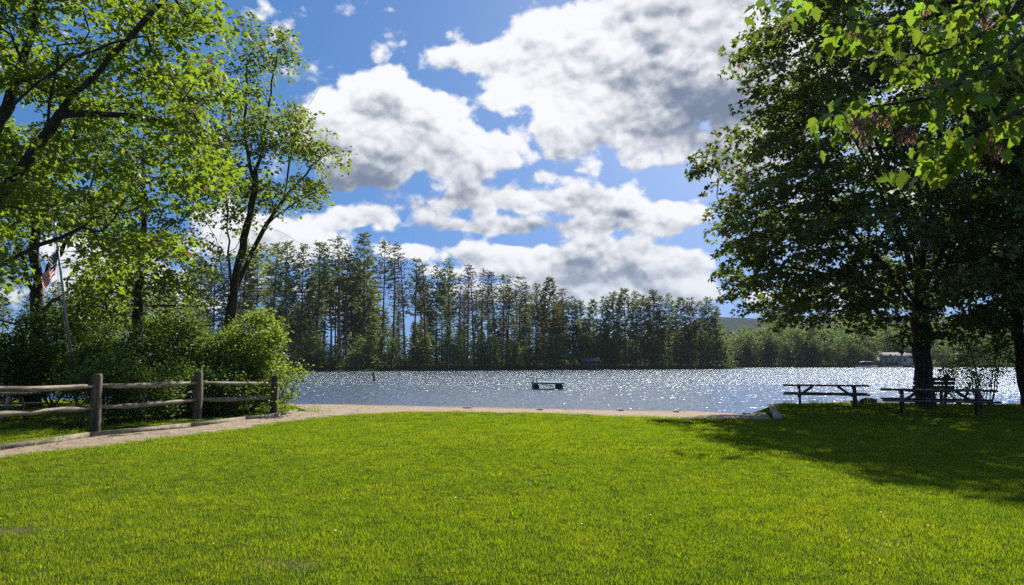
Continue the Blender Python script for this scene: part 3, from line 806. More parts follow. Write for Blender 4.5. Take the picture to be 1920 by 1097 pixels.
def gb(px, Y): return np.array([(px - 960) / FPX * Y, Y, 0.0])
spr = [at(545, 700, 23.9), at(556, 712, 23.9), at(565, 698, 23.8), at(550, 735, 23.7), at(540, 750, 23.7), at(560, 690, 23.9), at(536, 722, 23.8), at(530, 760, 23.7), at(570, 706, 23.8), at(525, 690, 24)]
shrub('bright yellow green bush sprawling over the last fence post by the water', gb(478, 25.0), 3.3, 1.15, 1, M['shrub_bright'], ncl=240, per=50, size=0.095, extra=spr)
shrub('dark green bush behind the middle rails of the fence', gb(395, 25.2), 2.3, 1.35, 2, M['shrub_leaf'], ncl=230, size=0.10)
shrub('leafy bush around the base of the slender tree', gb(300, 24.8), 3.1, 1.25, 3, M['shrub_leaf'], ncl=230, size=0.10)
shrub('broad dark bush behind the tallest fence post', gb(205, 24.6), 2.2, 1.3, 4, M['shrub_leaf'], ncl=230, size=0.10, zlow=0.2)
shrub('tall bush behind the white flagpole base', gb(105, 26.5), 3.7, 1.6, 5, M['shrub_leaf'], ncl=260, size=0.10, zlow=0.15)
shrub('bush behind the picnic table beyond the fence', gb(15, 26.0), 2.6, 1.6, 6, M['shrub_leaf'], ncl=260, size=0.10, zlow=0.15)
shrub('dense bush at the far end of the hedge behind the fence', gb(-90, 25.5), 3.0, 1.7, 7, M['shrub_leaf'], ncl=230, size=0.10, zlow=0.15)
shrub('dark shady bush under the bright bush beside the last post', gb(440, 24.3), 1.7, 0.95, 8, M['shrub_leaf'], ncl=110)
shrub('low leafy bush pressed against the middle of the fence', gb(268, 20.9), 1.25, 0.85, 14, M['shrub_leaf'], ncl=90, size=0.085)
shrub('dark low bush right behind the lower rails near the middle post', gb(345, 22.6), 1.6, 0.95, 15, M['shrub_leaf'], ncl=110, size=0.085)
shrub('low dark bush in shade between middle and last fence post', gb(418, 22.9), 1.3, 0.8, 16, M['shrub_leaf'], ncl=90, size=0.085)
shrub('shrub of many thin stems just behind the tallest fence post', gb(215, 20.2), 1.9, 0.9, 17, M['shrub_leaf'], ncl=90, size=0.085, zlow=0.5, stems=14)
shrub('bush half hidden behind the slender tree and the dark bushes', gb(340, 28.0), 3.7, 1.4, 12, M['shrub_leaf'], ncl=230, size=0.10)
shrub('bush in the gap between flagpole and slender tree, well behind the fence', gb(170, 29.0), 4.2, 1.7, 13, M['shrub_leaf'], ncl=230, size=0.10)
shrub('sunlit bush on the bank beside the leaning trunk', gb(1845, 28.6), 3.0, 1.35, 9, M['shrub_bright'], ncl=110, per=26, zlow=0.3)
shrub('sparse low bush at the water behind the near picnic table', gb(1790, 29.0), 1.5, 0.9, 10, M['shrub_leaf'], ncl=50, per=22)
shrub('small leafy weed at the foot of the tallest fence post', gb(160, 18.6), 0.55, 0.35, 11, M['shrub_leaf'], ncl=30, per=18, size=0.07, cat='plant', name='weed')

# ---- pines
def pine_mesh(seed, h, bare, lmax, dens, lean=0.0, dead=False, bend=0.0, tip=0.5, stub=0.3):
    r_ = np.random.default_rng(seed)
    n = 14
    u = np.linspace(0, 1, n)
    ph = r_.uniform(0, 6.28)
    tr = np.stack([lean * h * u ** 1.3 + bend * h * np.sin(u * 3.0), 0.25 * np.sin(u * 4 + ph), u * h - 0.3], -1)
    rad = 0.26 * (1 - u) ** 0.8 * (h / 28) + 0.03
    wm_ = MB(); wm_.tube(tr, rad, 7, cap=False)
    pos, tan = [], []
    z = bare * h
    while z < h * 0.995:
        t = (z / h - bare) / (1 - bare)
        L = lmax * (1 - t) ** 0.75 * min(1, 0.45 + 2.2 * t) + tip
        nb = 5 if r_.random() < 0.6 else 4
        a0 = r_.uniform(0, 6.28)
        for k in range(nb):
            if r_.random() < 0.18: continue
            a = a0 + k * 6.28 / nb + r_.normal(0, 0.25)
            l = L * r_.uniform(0.55, 1.1)
            o = np.array([np.interp(z / h, u, tr[:, i]) for i in range(3)])
            rise = r_.uniform(-0.05, 0.22) + 0.35 * t
            e1 = o + np.array([math.cos(a), math.sin(a), rise * 0.5]) * l * 0.55
            e2 = o + np.array([math.cos(a), math.sin(a), rise]) * l
            wm_.tube([o, e1, e2], [0.05 * (0.4 + 0.6 * (1 - t)), 0.035, 0.012], 3, cap=False)
            m = max(2, int(dens * l))
            for q in np.linspace(0.35, 1.0, m):
                if r_.random() < 0.12: continue
                c = o + (e2 - o) * q if q > .55 else o + (e1 - o) * (q / .55)
                side = np.array([-math.sin(a), math.cos(a), 0]) * r_.normal(0, 0.22) * l * 0.4
                for _ in range(4):
                    pos.append(c + side + r_.normal(0, 0.08, 3))
                    tan.append(np.array([math.cos(a), math.sin(a), 0.25]) * 0.7 + r_.normal(0, 0.6, 3) * [1, 1, 0.45])
            if dead:
                for _ in range(3):
                    q = r_.uniform(0.3, 0.9); c = o + (e2 - o) * q
                    wm_.tube([c, c + r_.normal(0, 0.35, 3) + [math.cos(a) * .4, math.sin(a) * .4, 0.25]], [0.018, 0.008], 3, cap=False)
        z += r_.uniform(0.45, 0.85) * (1.0 if not dead else 1.15)
    zz = 0.15 * h
    while zz < bare * h:                          # dead stubs on the bare bole
        if r_.random() < stub * 3:
            a = r_.uniform(0, 6.28); o = np.array([np.interp(zz / h, u, tr[:, i]) for i in range(3)])
            wm_.tube([o, o + np.array([math.cos(a), math.sin(a), 0.1]) * r_.uniform(0.5, 1.6)], [0.03, 0.01], 3, cap=False)
        zz += r_.uniform(0.5, 1.2)
    pos, tan = np.array(pos), np.array(tan)
    nrm = np.array([0, 0, 1.0]) + 0.7 * r_.standard_normal(pos.shape)
    lv, lf = scatter(pos, tan, nrm, r_.uniform(0.45, 1.0, len(pos)) * (0.75 if dead else 1.0), TUFT)
    tm = make_mesh('trunk', np.concatenate(wm_.V), group_faces(wm_.F), M['bark_pine'], True)
    cm = make_mesh('crown', lv, [lf], M['needle_dead'] if dead else M['needle'])
    return tm, cm, h

PINES = {
    'full': [pine_mesh(100 + i, 30, 0.36 + 0.05 * i, 4.6, 2.5, lean=[0, .01, -.02, .015][i]) for i in range(4)],
    'thin': [pine_mesh(110 + i, 30, 0.48 + 0.05 * i, 3.5, 1.9, lean=[.02, -.03, .0, .03][i], bend=[.01, 0, -.012, .008][i]) for i in range(4)],
    'dead': [pine_mesh(120 + i, 28, 0.50 + 0.07 * i, 2.4, 0.9, lean=[0, -.05, .02][i], dead=True, tip=0.8) for i in range(3)],
    'bushy': [pine_mesh(130 + i, 22, 0.06 + 0.06 * i, 4.6, 3.2, lean=0) for i in range(3)],
    'lean': [pine_mesh(140, 30, 0.60, 2.6, 1.5, lean=-0.09, bend=0.03)],
}
PINE_N = {k: 0 for k in PINES}
def pine(kind, x, y, h, label, group, name='pine_tree'):
    v = PINES[kind][PINE_N[kind] % len(PINES[kind])]; PINE_N[kind] += 1
    z = float(land_z(np.array([[x]]), np.array([[y]]))[0, 0])
    root = empty(name, (x, y, z - 0.1), random.uniform(-0.5, 0.5) if kind in ('lean', 'thin', 'dead') else random.uniform(0, 6.28))
    s = h / v[2]
    w = s * random.uniform(0.9, 1.15)
    root.scale = (w, w, s)
    tag(root, label, 'tree', group)
    link('trunk', v[0], root); link('crown', v[1], root)
    return root

def shore_d(px): return float(np.interp(px, [300, 560, 1060, 1360], [166, 174, 202, 232]))
FRONT = [(345, 482, 'thin'), (372, 490, 'full'), (402, 474, 'full'), (430, 486, 'thin'), (456, 470, 'full'), (482, 480, 'thin'), (507, 460, 'thin'), (536, 459, 'full'), (566, 462, 'full'),
         (592, 459, 'thin'), (620, 466, 'lean'), (638, 448, 'thin'), (651, 466, 'thin'), (679, 443, 'full'), (714, 457, 'thin'), (738, 461, 'dead'), (760, 480, 'dead'), (775, 489, 'thin'),
         (798, 499, 'thin'), (820, 500, 'thin'), (842, 490, 'full'), (860, 518, 'dead'), (877, 500, 'dead'), (890, 508, 'dead'), (903, 508, 'dead'), (915, 514, 'dead'), (930, 515, 'dead'),
         (940, 520, 'thin'), (952, 521, 'dead'), (971, 523, 'thin'), (985, 538, 'dead'), (1006, 537, 'full'), (1031, 525, 'bushy'), (1058, 544, 'thin'),
         (1074, 560, 'bushy'), (1088, 568, 'bushy'), (1112, 566, 'bushy'), (1134, 560, 'bushy'), (1151, 552, 'bushy'), (1171, 546, 'bushy'), (1192, 549, 'full'), (1208, 556, 'bushy'), (1225, 548, 'bushy'),
         (1240, 560, 'full'), (1255, 555, 'full'), (1277, 562, 'bushy'), (1295, 562, 'bushy'), (1312, 570, 'full'), (1328, 560, 'full'), (1343, 578, 'bushy')]
LOOK = {'full': 'full dark green far shore pine', 'thin': 'thin far shore pine with bare bole', 'dead': 'bare brown dying far shore pine', 'bushy': 'bushy low branched far shore pine', 'lean': 'bent leaning far shore pine'}
MARKS = [(430, 'the forked tree'), (700, 'the marker post'), (1026, 'the swimming raft'), (1108, 'the lakeside shed'), (1352, 'the canopied boat')]
NTH = ['', '', 'second ', 'third ', 'fourth ', 'fifth ', 'sixth ', 'seventh ', 'eighth ', 'ninth ', 'tenth ', 'eleventh ', 'twelfth ', 'thirteenth ']
seen_rel = {}
for px, ty, kind in FRONT:
    mx, mn = min(MARKS, key=lambda q: abs(q[0] - px))
    side = 'right of' if px >= mx else 'left of'
    others = sorted([q[0] for q in FRONT if (q[0] >= mx) == (px >= mx)], key=lambda q: abs(q - mx))
    k = others.index(px) + 1
    lab = '%s, %spine %s %s' % (LOOK[kind], NTH[k] if k < len(NTH) else '', side, mn)
    Y = shore_d(px) + random.uniform(6, 11)
    top = at(px, ty, Y)[2]
    x = (px - 960) / FPX * Y
    pine(kind, x, Y, top + 0.6, lab, 'pines of the front row on the far shore')
def zone(px):
    if px < 430: return 'left of the forked tree'
    if px < 700: return 'between forked tree and marker post'
    if px < 1026: return 'between marker post and swimming raft'
    if px < 1180: return 'right of the swimming raft'
    return 'towards the tip of the pine point'
# rows behind them
for i in range(60):
    px = random.uniform(300, 1345)
    if 1062 < px < 1085: continue
    Y = shore_d(px) + random.uniform(13, 42)
    ty = float(np.interp(px, [300, 540, 680, 760, 950, 1040, 1090, 1160, 1330], [500, 485, 478, 505, 535, 552, 574, 566, 580])) + random.uniform(0, 46)
    kind = random.choice(['thin', 'thin', 'full', 'bushy']) if px < 700 else random.choice(['thin', 'dead', 'dead', 'full', 'thin']) if px < 1000 else random.choice(['bushy', 'full', 'full'])
    pine(kind, (px - 960) / FPX * Y, Y, at(px, ty, Y)[2], 'back row pine half hidden behind the front pines, %s' % zone(px), 'pines of the back rows on the far shore')
for i in range(26):                                # wooded shore seen through the trees on the near bank
    px = random.uniform(-60, 330)
    Y = random.uniform(150, 190)
    pine(random.choice(['full', 'thin', 'bushy']), (px - 960) / FPX * Y, Y, at(px, random.uniform(500, 590), Y)[2], 'distant pine glimpsed through the maples behind the fence', 'distant pines seen through the maples')

for i in range(60):                                # younger evergreens filling the wood at mid height
    px = random.uniform(300, 1350)
    Y = shore_d(px) + random.uniform(5, 34)
    h = random.uniform(6, 17) if px < 1000 else random.uniform(6, 13)
    pine('bushy', (px - 960) / FPX * Y, Y, h, 'younger evergreen under the far shore pines, %s' % zone(px), 'understorey evergreens on the far shore')

for i in range(46):                                # deeper wood behind
    px = random.uniform(300, 1350)
    Y = shore_d(px) + random.uniform(36, 75)
    top_ = float(np.interp(px, [300, 700, 1000, 1100, 1350], [17, 17, 15, 12, 13])) * random.uniform(0.75, 1.1)
    pine('bushy', (px - 960) / FPX * Y, Y, top_, 'evergreen deep in the wood, seen only in gaps between far shore trunks', 'deep wood evergreens on the far shore')

# white pine sapling among the bushes
sap_t, sap_c, _ = pine_mesh(150, 6, 0.05, 1.5, 9, tip=0.2)
sap_c.materials[0] = M['needle_pale']
for px, Y, h, lab in ((362, 28.5, 3.9, 'pale fluffy young white pine between slender tree and forked tree'), (505, 28.8, 3.4, 'pale young white pine behind the bright bush')):
    root = empty('pine_sapling', gb(px, Y)); root.scale = (h / 6 * 1.1,) * 2 + (h / 6,)
    tag(root, lab, 'tree'); link('trunk', sap_t, root); link('crown', sap_c, root)
for v in (sap_c,):
    co = np.zeros(len(v.vertices) * 3, np.float32); v.vertices.foreach_get('co', co); co = co.reshape(-1, 4, 3)
    c0 = co[:, :1]; co = c0 + (co - c0) * np.array([0.6, 0.6, 0.6]); v.vertices.foreach_set('co', co.ravel()); v.update()

# ---- broadleaf trees of the far shore
def broad_mesh(seed, h, rad, ncl, per, size, leafm, low=0.12, bark='bark_pine'):
    r_ = np.random.default_rng(seed)
    cl = envelope(ncl, [low * h, 0.3 * h, 0.55 * h, 0.8 * h, h], [rad * .55, rad * .95, rad, rad * .7, rad * .15], r_, 0, 0, 0.8, 0.14)
    limbs = [[(0, 0, -0.3), (0.1, 0, 0.3 * h), (0, 0.1, 0.7 * h)]]
    for k in range(5):
        a = k * 2.4 + seed
        limbs.append([(0.05, 0, 0.22 * h), (rad * .35 * math.cos(a), rad * .35 * math.sin(a), 0.5 * h), (rad * .6 * math.cos(a), rad * .6 * math.sin(a), 0.72 * h)])
    P, par = skeleton(limbs, cl, r_, 1.2, wob=0.1)
    wd = wood(P, par, 0.017 * h, 0.02, r_)
    lv, lf = leaves(cl, per, (0.75, 0.75, 0.5), size, LEAF4, r_, 0.25, 0.7)
    return make_mesh('trunk', np.concatenate(wd.V), group_faces(wd.F), M[bark], True), make_mesh('crown', lv, [lf], M[leafm]), h

BROAD = [broad_mesh(200 + i, 14, 4.2 + 0.5 * (i % 3), 70, 42, 0.55, 'far_leaf', 0.10 + 0.05 * (i % 2)) for i in range(6)]
DARKB = [broad_mesh(210 + i, 9, 3.0, 50, 38, 0.5, 'far_leaf', 0.05) for i in range(3)]
BIRCH = broad_mesh(220, 12, 2.8, 34, 26, 0.5, 'far_leaf', 0.3, 'bark_pale')
def broad(v, x, y, h, label, group=None, name='broadleaf_tree', wide=1.0):
    z = float(land_z(np.array([[x]]), np.array([[y]]))[0, 0])
    root = empty(name, (x, y, z - 0.1), random.uniform(0, 6.28))
    s = h / v[2]; root.scale = (s * wide, s * wide, s)
    tag(root, label, 'tree', group)
    link('trunk', v[0], root); link('crown', v[1], root)

# light green trees in front of the pines
for px, ty, dy, v, lab in [(1040, 630, 3, BROAD[0], 'rounded green tree on the far shore, behind the swimming raft'), (1000, 628, 3, BROAD[1], 'green tree at the waterline just left of the swimming raft'),
                           (1088, 600, 5, BROAD[2], 'yellow green tree above the lakeside shed'), (960, 640, 2, DARKB[0], 'low dark tree overhanging the far waterline left of the raft'),
                           (1145, 640, 3, DARKB[1], 'low tree on the shore just right of the lakeside shed'), (1220, 640, 3, BROAD[3], 'tree at the foot of the dense right hand pines'),
                           (1315, 628, 4, BROAD[4], 'pale green tree near the end of the pine point'), (1352, 640, 3, BROAD[5], 'light green tree at the tip of the pine point, by the canopied boat'),
                           (735, 645, 3, DARKB[2], 'low green tree on the far shore right of the marker post'), (625, 648, 3, DARKB[0], 'low tree under the bent leaning pine'),
                           (850, 620, 5, BROAD[1], 'olive tree among the bare brown pines'), (910, 625, 4, BROAD[2], 'green tree at the foot of the bare brown pines'),
                           (842, 628, 2, BIRCH, 'pale leaning birch at the far waterline'), (590, 640, 4, DARKB[1], 'dark tree on the far shore beside the near bright bush'),
                           (680, 640, 4, DARKB[2], 'dark green tree below the tallest pine'), (790, 640, 4, DARKB[1], 'low green tree on the shore below the broken bare pines'),
                           (1275, 635, 4, BROAD[0], 'rounded tree in front of the right hand pines'), (1185, 645, 3, DARKB[2], 'low dark tree in shade below the dense pines')]:
    Y = shore_d(px) + dy
    broad(v, (px - 960) / FPX * Y, Y, at(px, ty, Y)[2] + 0.5, lab)
# beyond the point
BR = [(1362, 640), (1388, 628), (1412, 622), (1436, 624), (1460, 630), (1485, 618), (1510, 622), (1536, 628), (1560, 632), (1585, 625), (1608, 634), (1632, 640), (1690, 640), (1722, 636), (1770, 630), (1812, 632), (1850, 628), (1895, 632)]
for i, (px, ty) in enumerate(BR):
    Y = 297 + random.uniform(0, 6)
    if 1640 < px < 1740: Y += 16
    lab = '%s tree on the distant shore, %s from the pine point' % ('leafy green', ['first', 'second', 'third', 'fourth', 'fifth', 'sixth', 'seventh', 'eighth', 'ninth', 'tenth', 'eleventh', 'twelfth', 'thirteenth', 'fourteenth', 'fifteenth', 'sixteenth', 'seventeenth', 'eighteenth'][i])
    broad(BROAD[i % 6], (px - 960) / FPX * Y, Y, at(px, ty, Y)[2], lab, 'trees of the front row on the distant shore', wide=1.15)
for i in range(70):
    px = random.uniform(1345, 1960)
    Y = random.uniform(312, 400)
    ty = random.uniform(596, 632) if px > 1450 else random.uniform(612, 640)
    x = (px - 960) / FPX * Y
    z = float(land_z(np.array([[x]]), np.array([[Y]]))[0, 0])
    h = max(7.0, min(17.0, at(px, ty, Y)[2] - z))
    broad(BROAD[i % 6], x, Y, h, 'leafy tree behind the front row on the distant shore', 'trees behind the front row on the distant shore', wide=1.2)
for i, (px, h) in enumerate([(1440, 15), (1520, 17), (1402, 13), (1620, 15)]):
    Y = 306
    pine('bushy', (px - 960) / FPX * Y, Y, h, 'dark pine among the leafy distant trees, %s from the pine point' % ['second', 'third', 'first', 'fourth'][i], 'dark pines on the distant shore')

# undergrowth along the far waterline, wooded hill behind: nobody could count it
def canopy_mass(name, label, centers, per, spread, size, mat, seed):
    r_ = np.random.default_rng(seed)
    lv, lf = leaves(centers, per, spread, size, LEAF4, r_, 0.2, 0.7)
    tag(link(name, make_mesh(name, lv, [lf], mat)), label, 'undergrowth' if name == 'undergrowth' else 'forest', kind='stuff')
r_ = np.random.default_rng(71)
px = r_.uniform(300, 1372, 1500)
Y = np.interp(px, [300, 560, 1060, 1360], [166, 174, 202, 232]) + r_.uniform(0.5, 12, 1500)
zc = r_.uniform(0, 1, 1500) ** 1.4 * np.where(r_.random(1500) < 0.4, 9.0, 4.5) - 0.4
uc = np.stack([(px - 960) / FPX * Y, Y, zc], -1)
px2 = r_.uniform(1355, 1990, 420); Y2 = r_.uniform(293, 303, 420)
ok = ~((px2 > 1590) & (px2 < 1735))
uc = np.concatenate([uc, np.stack([(px2 - 960) / FPX * Y2, Y2, r_.uniform(-0.3, 2.6, 420)], -1)[ok]])
canopy_mass('undergrowth', 'tangled bushes along the far waterline', uc, 24, (0.8, 0.8, 0.55), 0.5, M['far_leaf_dark'], 72)
hx, hy = r_.uniform(60, 560, 1700), 320 + 400 * r_.uniform(0, 1, 1700) ** 1.3
hz = land_z(hx, hy)
cc = []
for i in range(1700):
    hh = r_.uniform(6, 12)
    for k in range(4):
        a = r_.uniform(0, 6.28); q = r_.uniform(0.5, 3.0)
        cc.append((hx[i] + q * math.cos(a), hy[i] + q * math.sin(a), hz[i] + hh * r_.uniform(0.55, 1.0)))
canopy_mass('forest', 'wooded slope rising behind the distant shore', np.array(cc), 16, (1.3, 1.3, 0.8), 1.5, M['hill_leaf'], 73)

# ------------------------------------------------------------------ rail fence and edging boards
def gz(x, y): return float(max(lawn_z(np.array([x]), np.array([y]))[0], sand_z(np.array([x]), np.array([y]))[0]))
rf = np.random.default_rng(5)
POSTS = [(-10.35, 14.05), (-9.5, 17.5), (-8.62, 21.0), (-7.42, 23.9)]
TOPS = [1.34, 1.33, 1.36, 1.17]
fence = tag(empty('rail_fence', (*POSTS[1], 0)), 'weathered split rail fence with two rails beside the gravel path', 'fence')
fo = np.array([POSTS[1][0], POSTS[1][1], 0])
for (x, y), top in zip(POSTS, TOPS):
    mb = MB()
    a = math.atan2(3.5, 0.9)
    ring = np.array([(-.072, -.09), (.072, -.09), (.074, 0.0), (.072, .09), (-.072, .09), (-.074, 0)])
    c_, s_ = math.cos(a), math.sin(a)
    ring = ring @ np.array([(c_, s_), (-s_, c_)])
    lv = []
    for z, k in ((-0.2, 1.03), (0.35, 1.0), (0.8, .98), (top - .06, .97), (top, .80)):
        j = rf.normal(0, .008, ring.shape)
        lv.append(np.concatenate([ring * k + j + (x, y), np.full((6, 1), z)], 1))
    V_ = np.concatenate(lv) - fo
    q = [[(6 * r + j, 6 * r + (j + 1) % 6, 6 * r + 6 + (j + 1) % 6, 6 * r + 6 + j) for r in range(4) for j in range(6)], [(24, 25, 26, 27, 28, 29)]]
    mb.add(V_, q)
    mb.build('post', M['wood_post'], fence)
RZ = [(1.09, .60), (1.05, .56), (1.03, .57), (.93, .50)]
for i in range(3):
    for k in range(2):
        p0, p1 = np.array([*POSTS[i], RZ[i][k]]), np.array([*POSTS[i + 1], RZ[i + 1][k]])
        if i == 2: p1 = p0 + (p1 - p0) * (0.985 if k == 0 else 0.95)
        u = np.linspace(0.01, 0.99, 9)[:, None]
        P_ = p0 + (p1 - p0) * u
        P_[:, 2] += rf.normal(0, .005, 9) - 0.02 * np.sin(u[:, 0] * 3.14)
        P_[:, :2] += rf.normal(0, .008, (9, 2))
        rad = np.array([.045, .065, .074, .078, .075, .078, .074, .062, .045]) * rf.uniform(.9, 1.1)
        mb = MB(); mb.tube(P_ - fo, rad * .88, 5, True, 0.08)
        mb.build('rail', M['wood_grey'], fence)

edge = tag(empty('timber_edging', (-9.6, 14, 0)), 'low weathered edging boards along the fence side of the path', 'edging')
EP = [(-14.6, 10.45), (-11.9, 12.3), (-9.65, 13.95), (-9.3, 16.9), (-8.15, 19.45), (-7.6, 21.8), (-7.12, 23.6), (-7.05, 25.1)]
for (x0, y0), (x1, y1) in zip(EP[:-1], EP[1:]):
    mb = MB()
    a, b_ = np.array([x0, y0, 0.0]), np.array([x1, y1, 0.0])
    t_ = (b_ - a) / np.linalg.norm(b_ - a)
    dz = rf.normal(0, .008)
    mb.bar(a + t_ * .012 + (9.6, -14, -0.025 + dz), b_ - t_ * .012 + (9.6, -14, -0.025 + dz), 0.07, 0.15)
    mb.build('board', M['wood_grey'], edge)

edge2 = tag(empty('timber_edging', (7.5, 21.4, 0)), 'pale squared timbers walling the sand from the grass by the tables', 'edging')
A, B = np.array([7.42, 21.30]), np.array([9.36, 27.6])
nb = 5
for i in range(nb):
    u0, u1 = i / nb, (i + 1) / nb
    a, b_ = A + (B - A) * u0, A + (B - A) * u1
    t_ = (b_ - a) / np.linalg.norm(b_ - a)
    mb = MB(); z = -0.05 + rf.normal(0, .006)
    mb.bar((*(a + t_ * .01 - (7.5, 21.4)), z), (*(b_ - t_ * .01 - (7.5, 21.4)), z), 0.19, 0.22)
    mb.build('timber', M['timber'], edge2)
edge3 = tag(empty('timber_edging', (4.7, 21.7, 0)), 'thin dark board holding back the lawn along the sand', 'edging')
EP = [(7.35, 21.27), (5.9, 21.55), (4.6, 21.80), (3.4, 22.35)]
for (x0, y0), (x1, y1) in zip(EP[:-1], EP[1:]):
    mb = MB()
    mb.bar((x0 - 4.7, y0 - 21.7, -0.045), (x1 - 4.7 + 0.01, y1 - 21.7, -0.045), 0.05, 0.10)
    mb.build('board', M['wood_grey'], edge3)

# ------------------------------------------------------------------ picnic tables and bench
def picnic_table(label, loc, rz, L=2.75, mat='wood_table', s=1.0):
    root = tag(empty('picnic_table', loc, rz), label, 'table', 'picnic tables')
    root.scale = (s, s, s)
    H, W = 0.76, 0.74
    def plank(c, size):
        mb = MB(); mb.box(c, size, 0, 0.006); mb.build('plank', M[mat], root)
    for k in range(5):
        plank((rf.normal(0, .012), -W / 2 + W / 5 * (k + .5), H - .02), (L, W / 5 - .012, .05))
    for sd in (-1, 1):
        for k in range(2):
            plank((rf.normal(0, .012), sd * (.60 + .145 * k), .44), (L, .135, .05))
    for sx_ in (-1, 1):
        x = sx_ * (L / 2 - .50)
        mb = MB(); mb.box((x, 0, H - .095), (.055, W - .04, .10)); mb.build('top_cleat', M[mat], root)
        mb = MB(); mb.box((x, 0, .375), (.045, 1.55, .09)); mb.build('seat_support', M[mat], root)
        for sd in (-1, 1):
            mb = MB(); mb.bar((x + .048, sd * .24, H - .045), (x + .048, sd * .66, 0.0), .07, .13, (0, 1, 0)); mb.build('leg', M[mat], root)
        mb = MB(); mb.bar((x - sx_ * .03, 0, .37), (x - sx_ * .50, 0, H - .05), .10, .085, (0, 0, 1)); mb.build('brace', M[mat], root)
    return root
def flat(px, Y): 
    x = (px - 960) / FPX * Y
    return (x, Y, gz(x, Y))
picnic_table('dark picnic table standing alone at the edge of the water', flat(1543, 27.4), R(-20), 2.82)
picnic_table('nearer dark picnic table standing in front of the maple trunk', flat(1751, 22.4), R(-24), 2.95)
picnic_table('tan picnic table beyond the rail fence, cut by the picture edge', flat(-12, 20.6), R(8), 2.2, 'wood_new')

bench = tag(empty('park_bench', (*flat(1738, 29.0)[:2], flat(1738, 28.6)[2]), R(2)), 'dark slatted park bench facing the water behind the maple trunk', 'bench')
for z in (0.62, 0.78, 0.93):
    mb = MB(); mb.box((0, -0.20 - (z - .45) * .22, z + 0.0), (1.6, .035, .12)); mb.build('back_slat', M['wood_table'], bench)
for k in range(3):
    mb = MB(); mb.box((0, -0.08 + .15 * k, .46), (1.6, .13, .04)); mb.build('seat_slat', M['wood_table'], bench)
for x in (-0.48, 0.48):
    mb = MB(); mb.bar((x, -.12, 0.0), (x, -.30, .95), .09, .06, (0, 1, 0))
    th = np.linspace(0, 2 * math.pi, 13)[:-1]
    for s_ in (-1,):
        v0 = np.stack([x + .13 * np.cos(th), np.full(12, -.345), .98 + .13 * np.sin(th)], -1)
        v1 = v0 + (0, .05, 0)
        mb.add(np.concatenate([v0, v1]), [[tuple(range(12)), tuple(range(23, 11, -1))], [(i, i + 12, (i + 1) % 12 + 12, (i + 1) % 12) for i in range(12)]])
    mb.build('back_support', M['wood_table'], bench)
    mb = MB(); mb.box((x, .10, .22), (.08, .09, .44)); mb.build('leg', M['wood_table'], bench)

# ------------------------------------------------------------------ flagpole and flag
fy = 23.8
p0, p1 = at(147, 772, fy), at(100, 400, fy)
p0[2] = 0.0
pd = (p1 - p0) / np.linalg.norm(p1 - p0)
pole = tag(empty('flagpole', tuple(p0)), 'slightly leaning pale metal flagpole behind the rail fence', 'flagpole')
mb = MB(); mb.tube([-pd * .05, pd * 3.5, pd * 7.4], [.042, .038, .03], 12); mb.build('pole', M['steel'], pole, True)
mb = MB(); mb.box((0.0, 0, .10), (.46, .46, .26), 0.2, .03); mb.build('footing', M['concrete'], pole)
mb = MB(); mb.tube([pd * 1.0 + (-.055, -.02, 0), pd * 4.0 + (-.09, -.02, 0), pd * 7.3 + (-.055, -.02, 0)], .007, 5); mb.build('halyard', M['white_paint'], pole)
th = np.linspace(0, math.pi, 7)
mb = MB(); mb.tube(pd * 7.42 + np.stack([0 * th, 0 * th, -.06 * np.cos(th)], -1), .06 * np.sin(th) + .004, 10); mb.build('finial', M['steel'], pole, True)

def flag_mat():
    m, nt = new_mat('flag_cloth')
    uv = node(nt, 'ShaderNodeUVMap', uv_map='uv').outputs[0]
    sp = node(nt, 'ShaderNodeSeparateXYZ', {0: uv})
    u, v = sp.outputs[0], sp.outputs[1]
    stripe = mth(nt, 'LESS_THAN', mth(nt, 'MODULO', mth(nt, 'FLOOR', mth(nt, 'MULTIPLY', v, 13.0)), 2.0), 0.5)
    col = mixc(nt, stripe, (0.72, 0.70, 0.68), (0.42, 0.02, 0.035))
    can = mth(nt, 'MULTIPLY', mth(nt, 'LESS_THAN', u, 0.42), mth(nt, 'GREATER_THAN', v, 6.0 / 13))
    cu = mth(nt, 'MULTIPLY', u, 12 / 0.42)
    cv = mth(nt, 'MULTIPLY', mth(nt, 'SUBTRACT', v, 6.0 / 13), 10 / (7 / 13))
    iu, iv = mth(nt, 'ROUND', cu), mth(nt, 'ROUND', cv)
    par_ = mth(nt, 'LESS_THAN', mth(nt, 'MODULO', mth(nt, 'ADD', iu, iv), 2.0), 0.5)
    du, dv = mth(nt, 'SUBTRACT', cu, iu), mth(nt, 'SUBTRACT', cv, iv)
    d2 = mth(nt, 'ADD', mth(nt, 'MULTIPLY', du, du), mth(nt, 'MULTIPLY', dv, dv))
    star = mth(nt, 'MULTIPLY', mth(nt, 'LESS_THAN', d2, 0.16), par_)
    ccol_ = mixc(nt, star, (0.018, 0.022, 0.07), (0.72, 0.72, 0.72))
    col = mixc(nt, can, col, ccol_)
    d = node(nt, 'ShaderNodeBsdfDiffuse', {'Color': col})
    t = node(nt, 'ShaderNodeBsdfTranslucent', {'Color': col})
    out(nt, node(nt, 'ShaderNodeMixShader', {0: 0.55, 1: d.outputs[0], 2: t.outputs[0]}).outputs[0])
    return m
M['flag'] = flag_mat()
nu, nv = 41, 27
U, Vv = np.meshgrid(np.linspace(0, 1, nu), np.linspace(0, 1, nv))
ft = at(110, 462, fy - 0.03)                       # upper hoist corner
drop = 1 - Vv
fx = -0.03 - 0.44 * U ** 0.8 * (0.8 + 0.2 * drop) + 0.03 * np.sin(9 * U + 3 * drop)
fd = 0.10 * np.sin(11 * U + 5 * drop) * (0.3 + U)
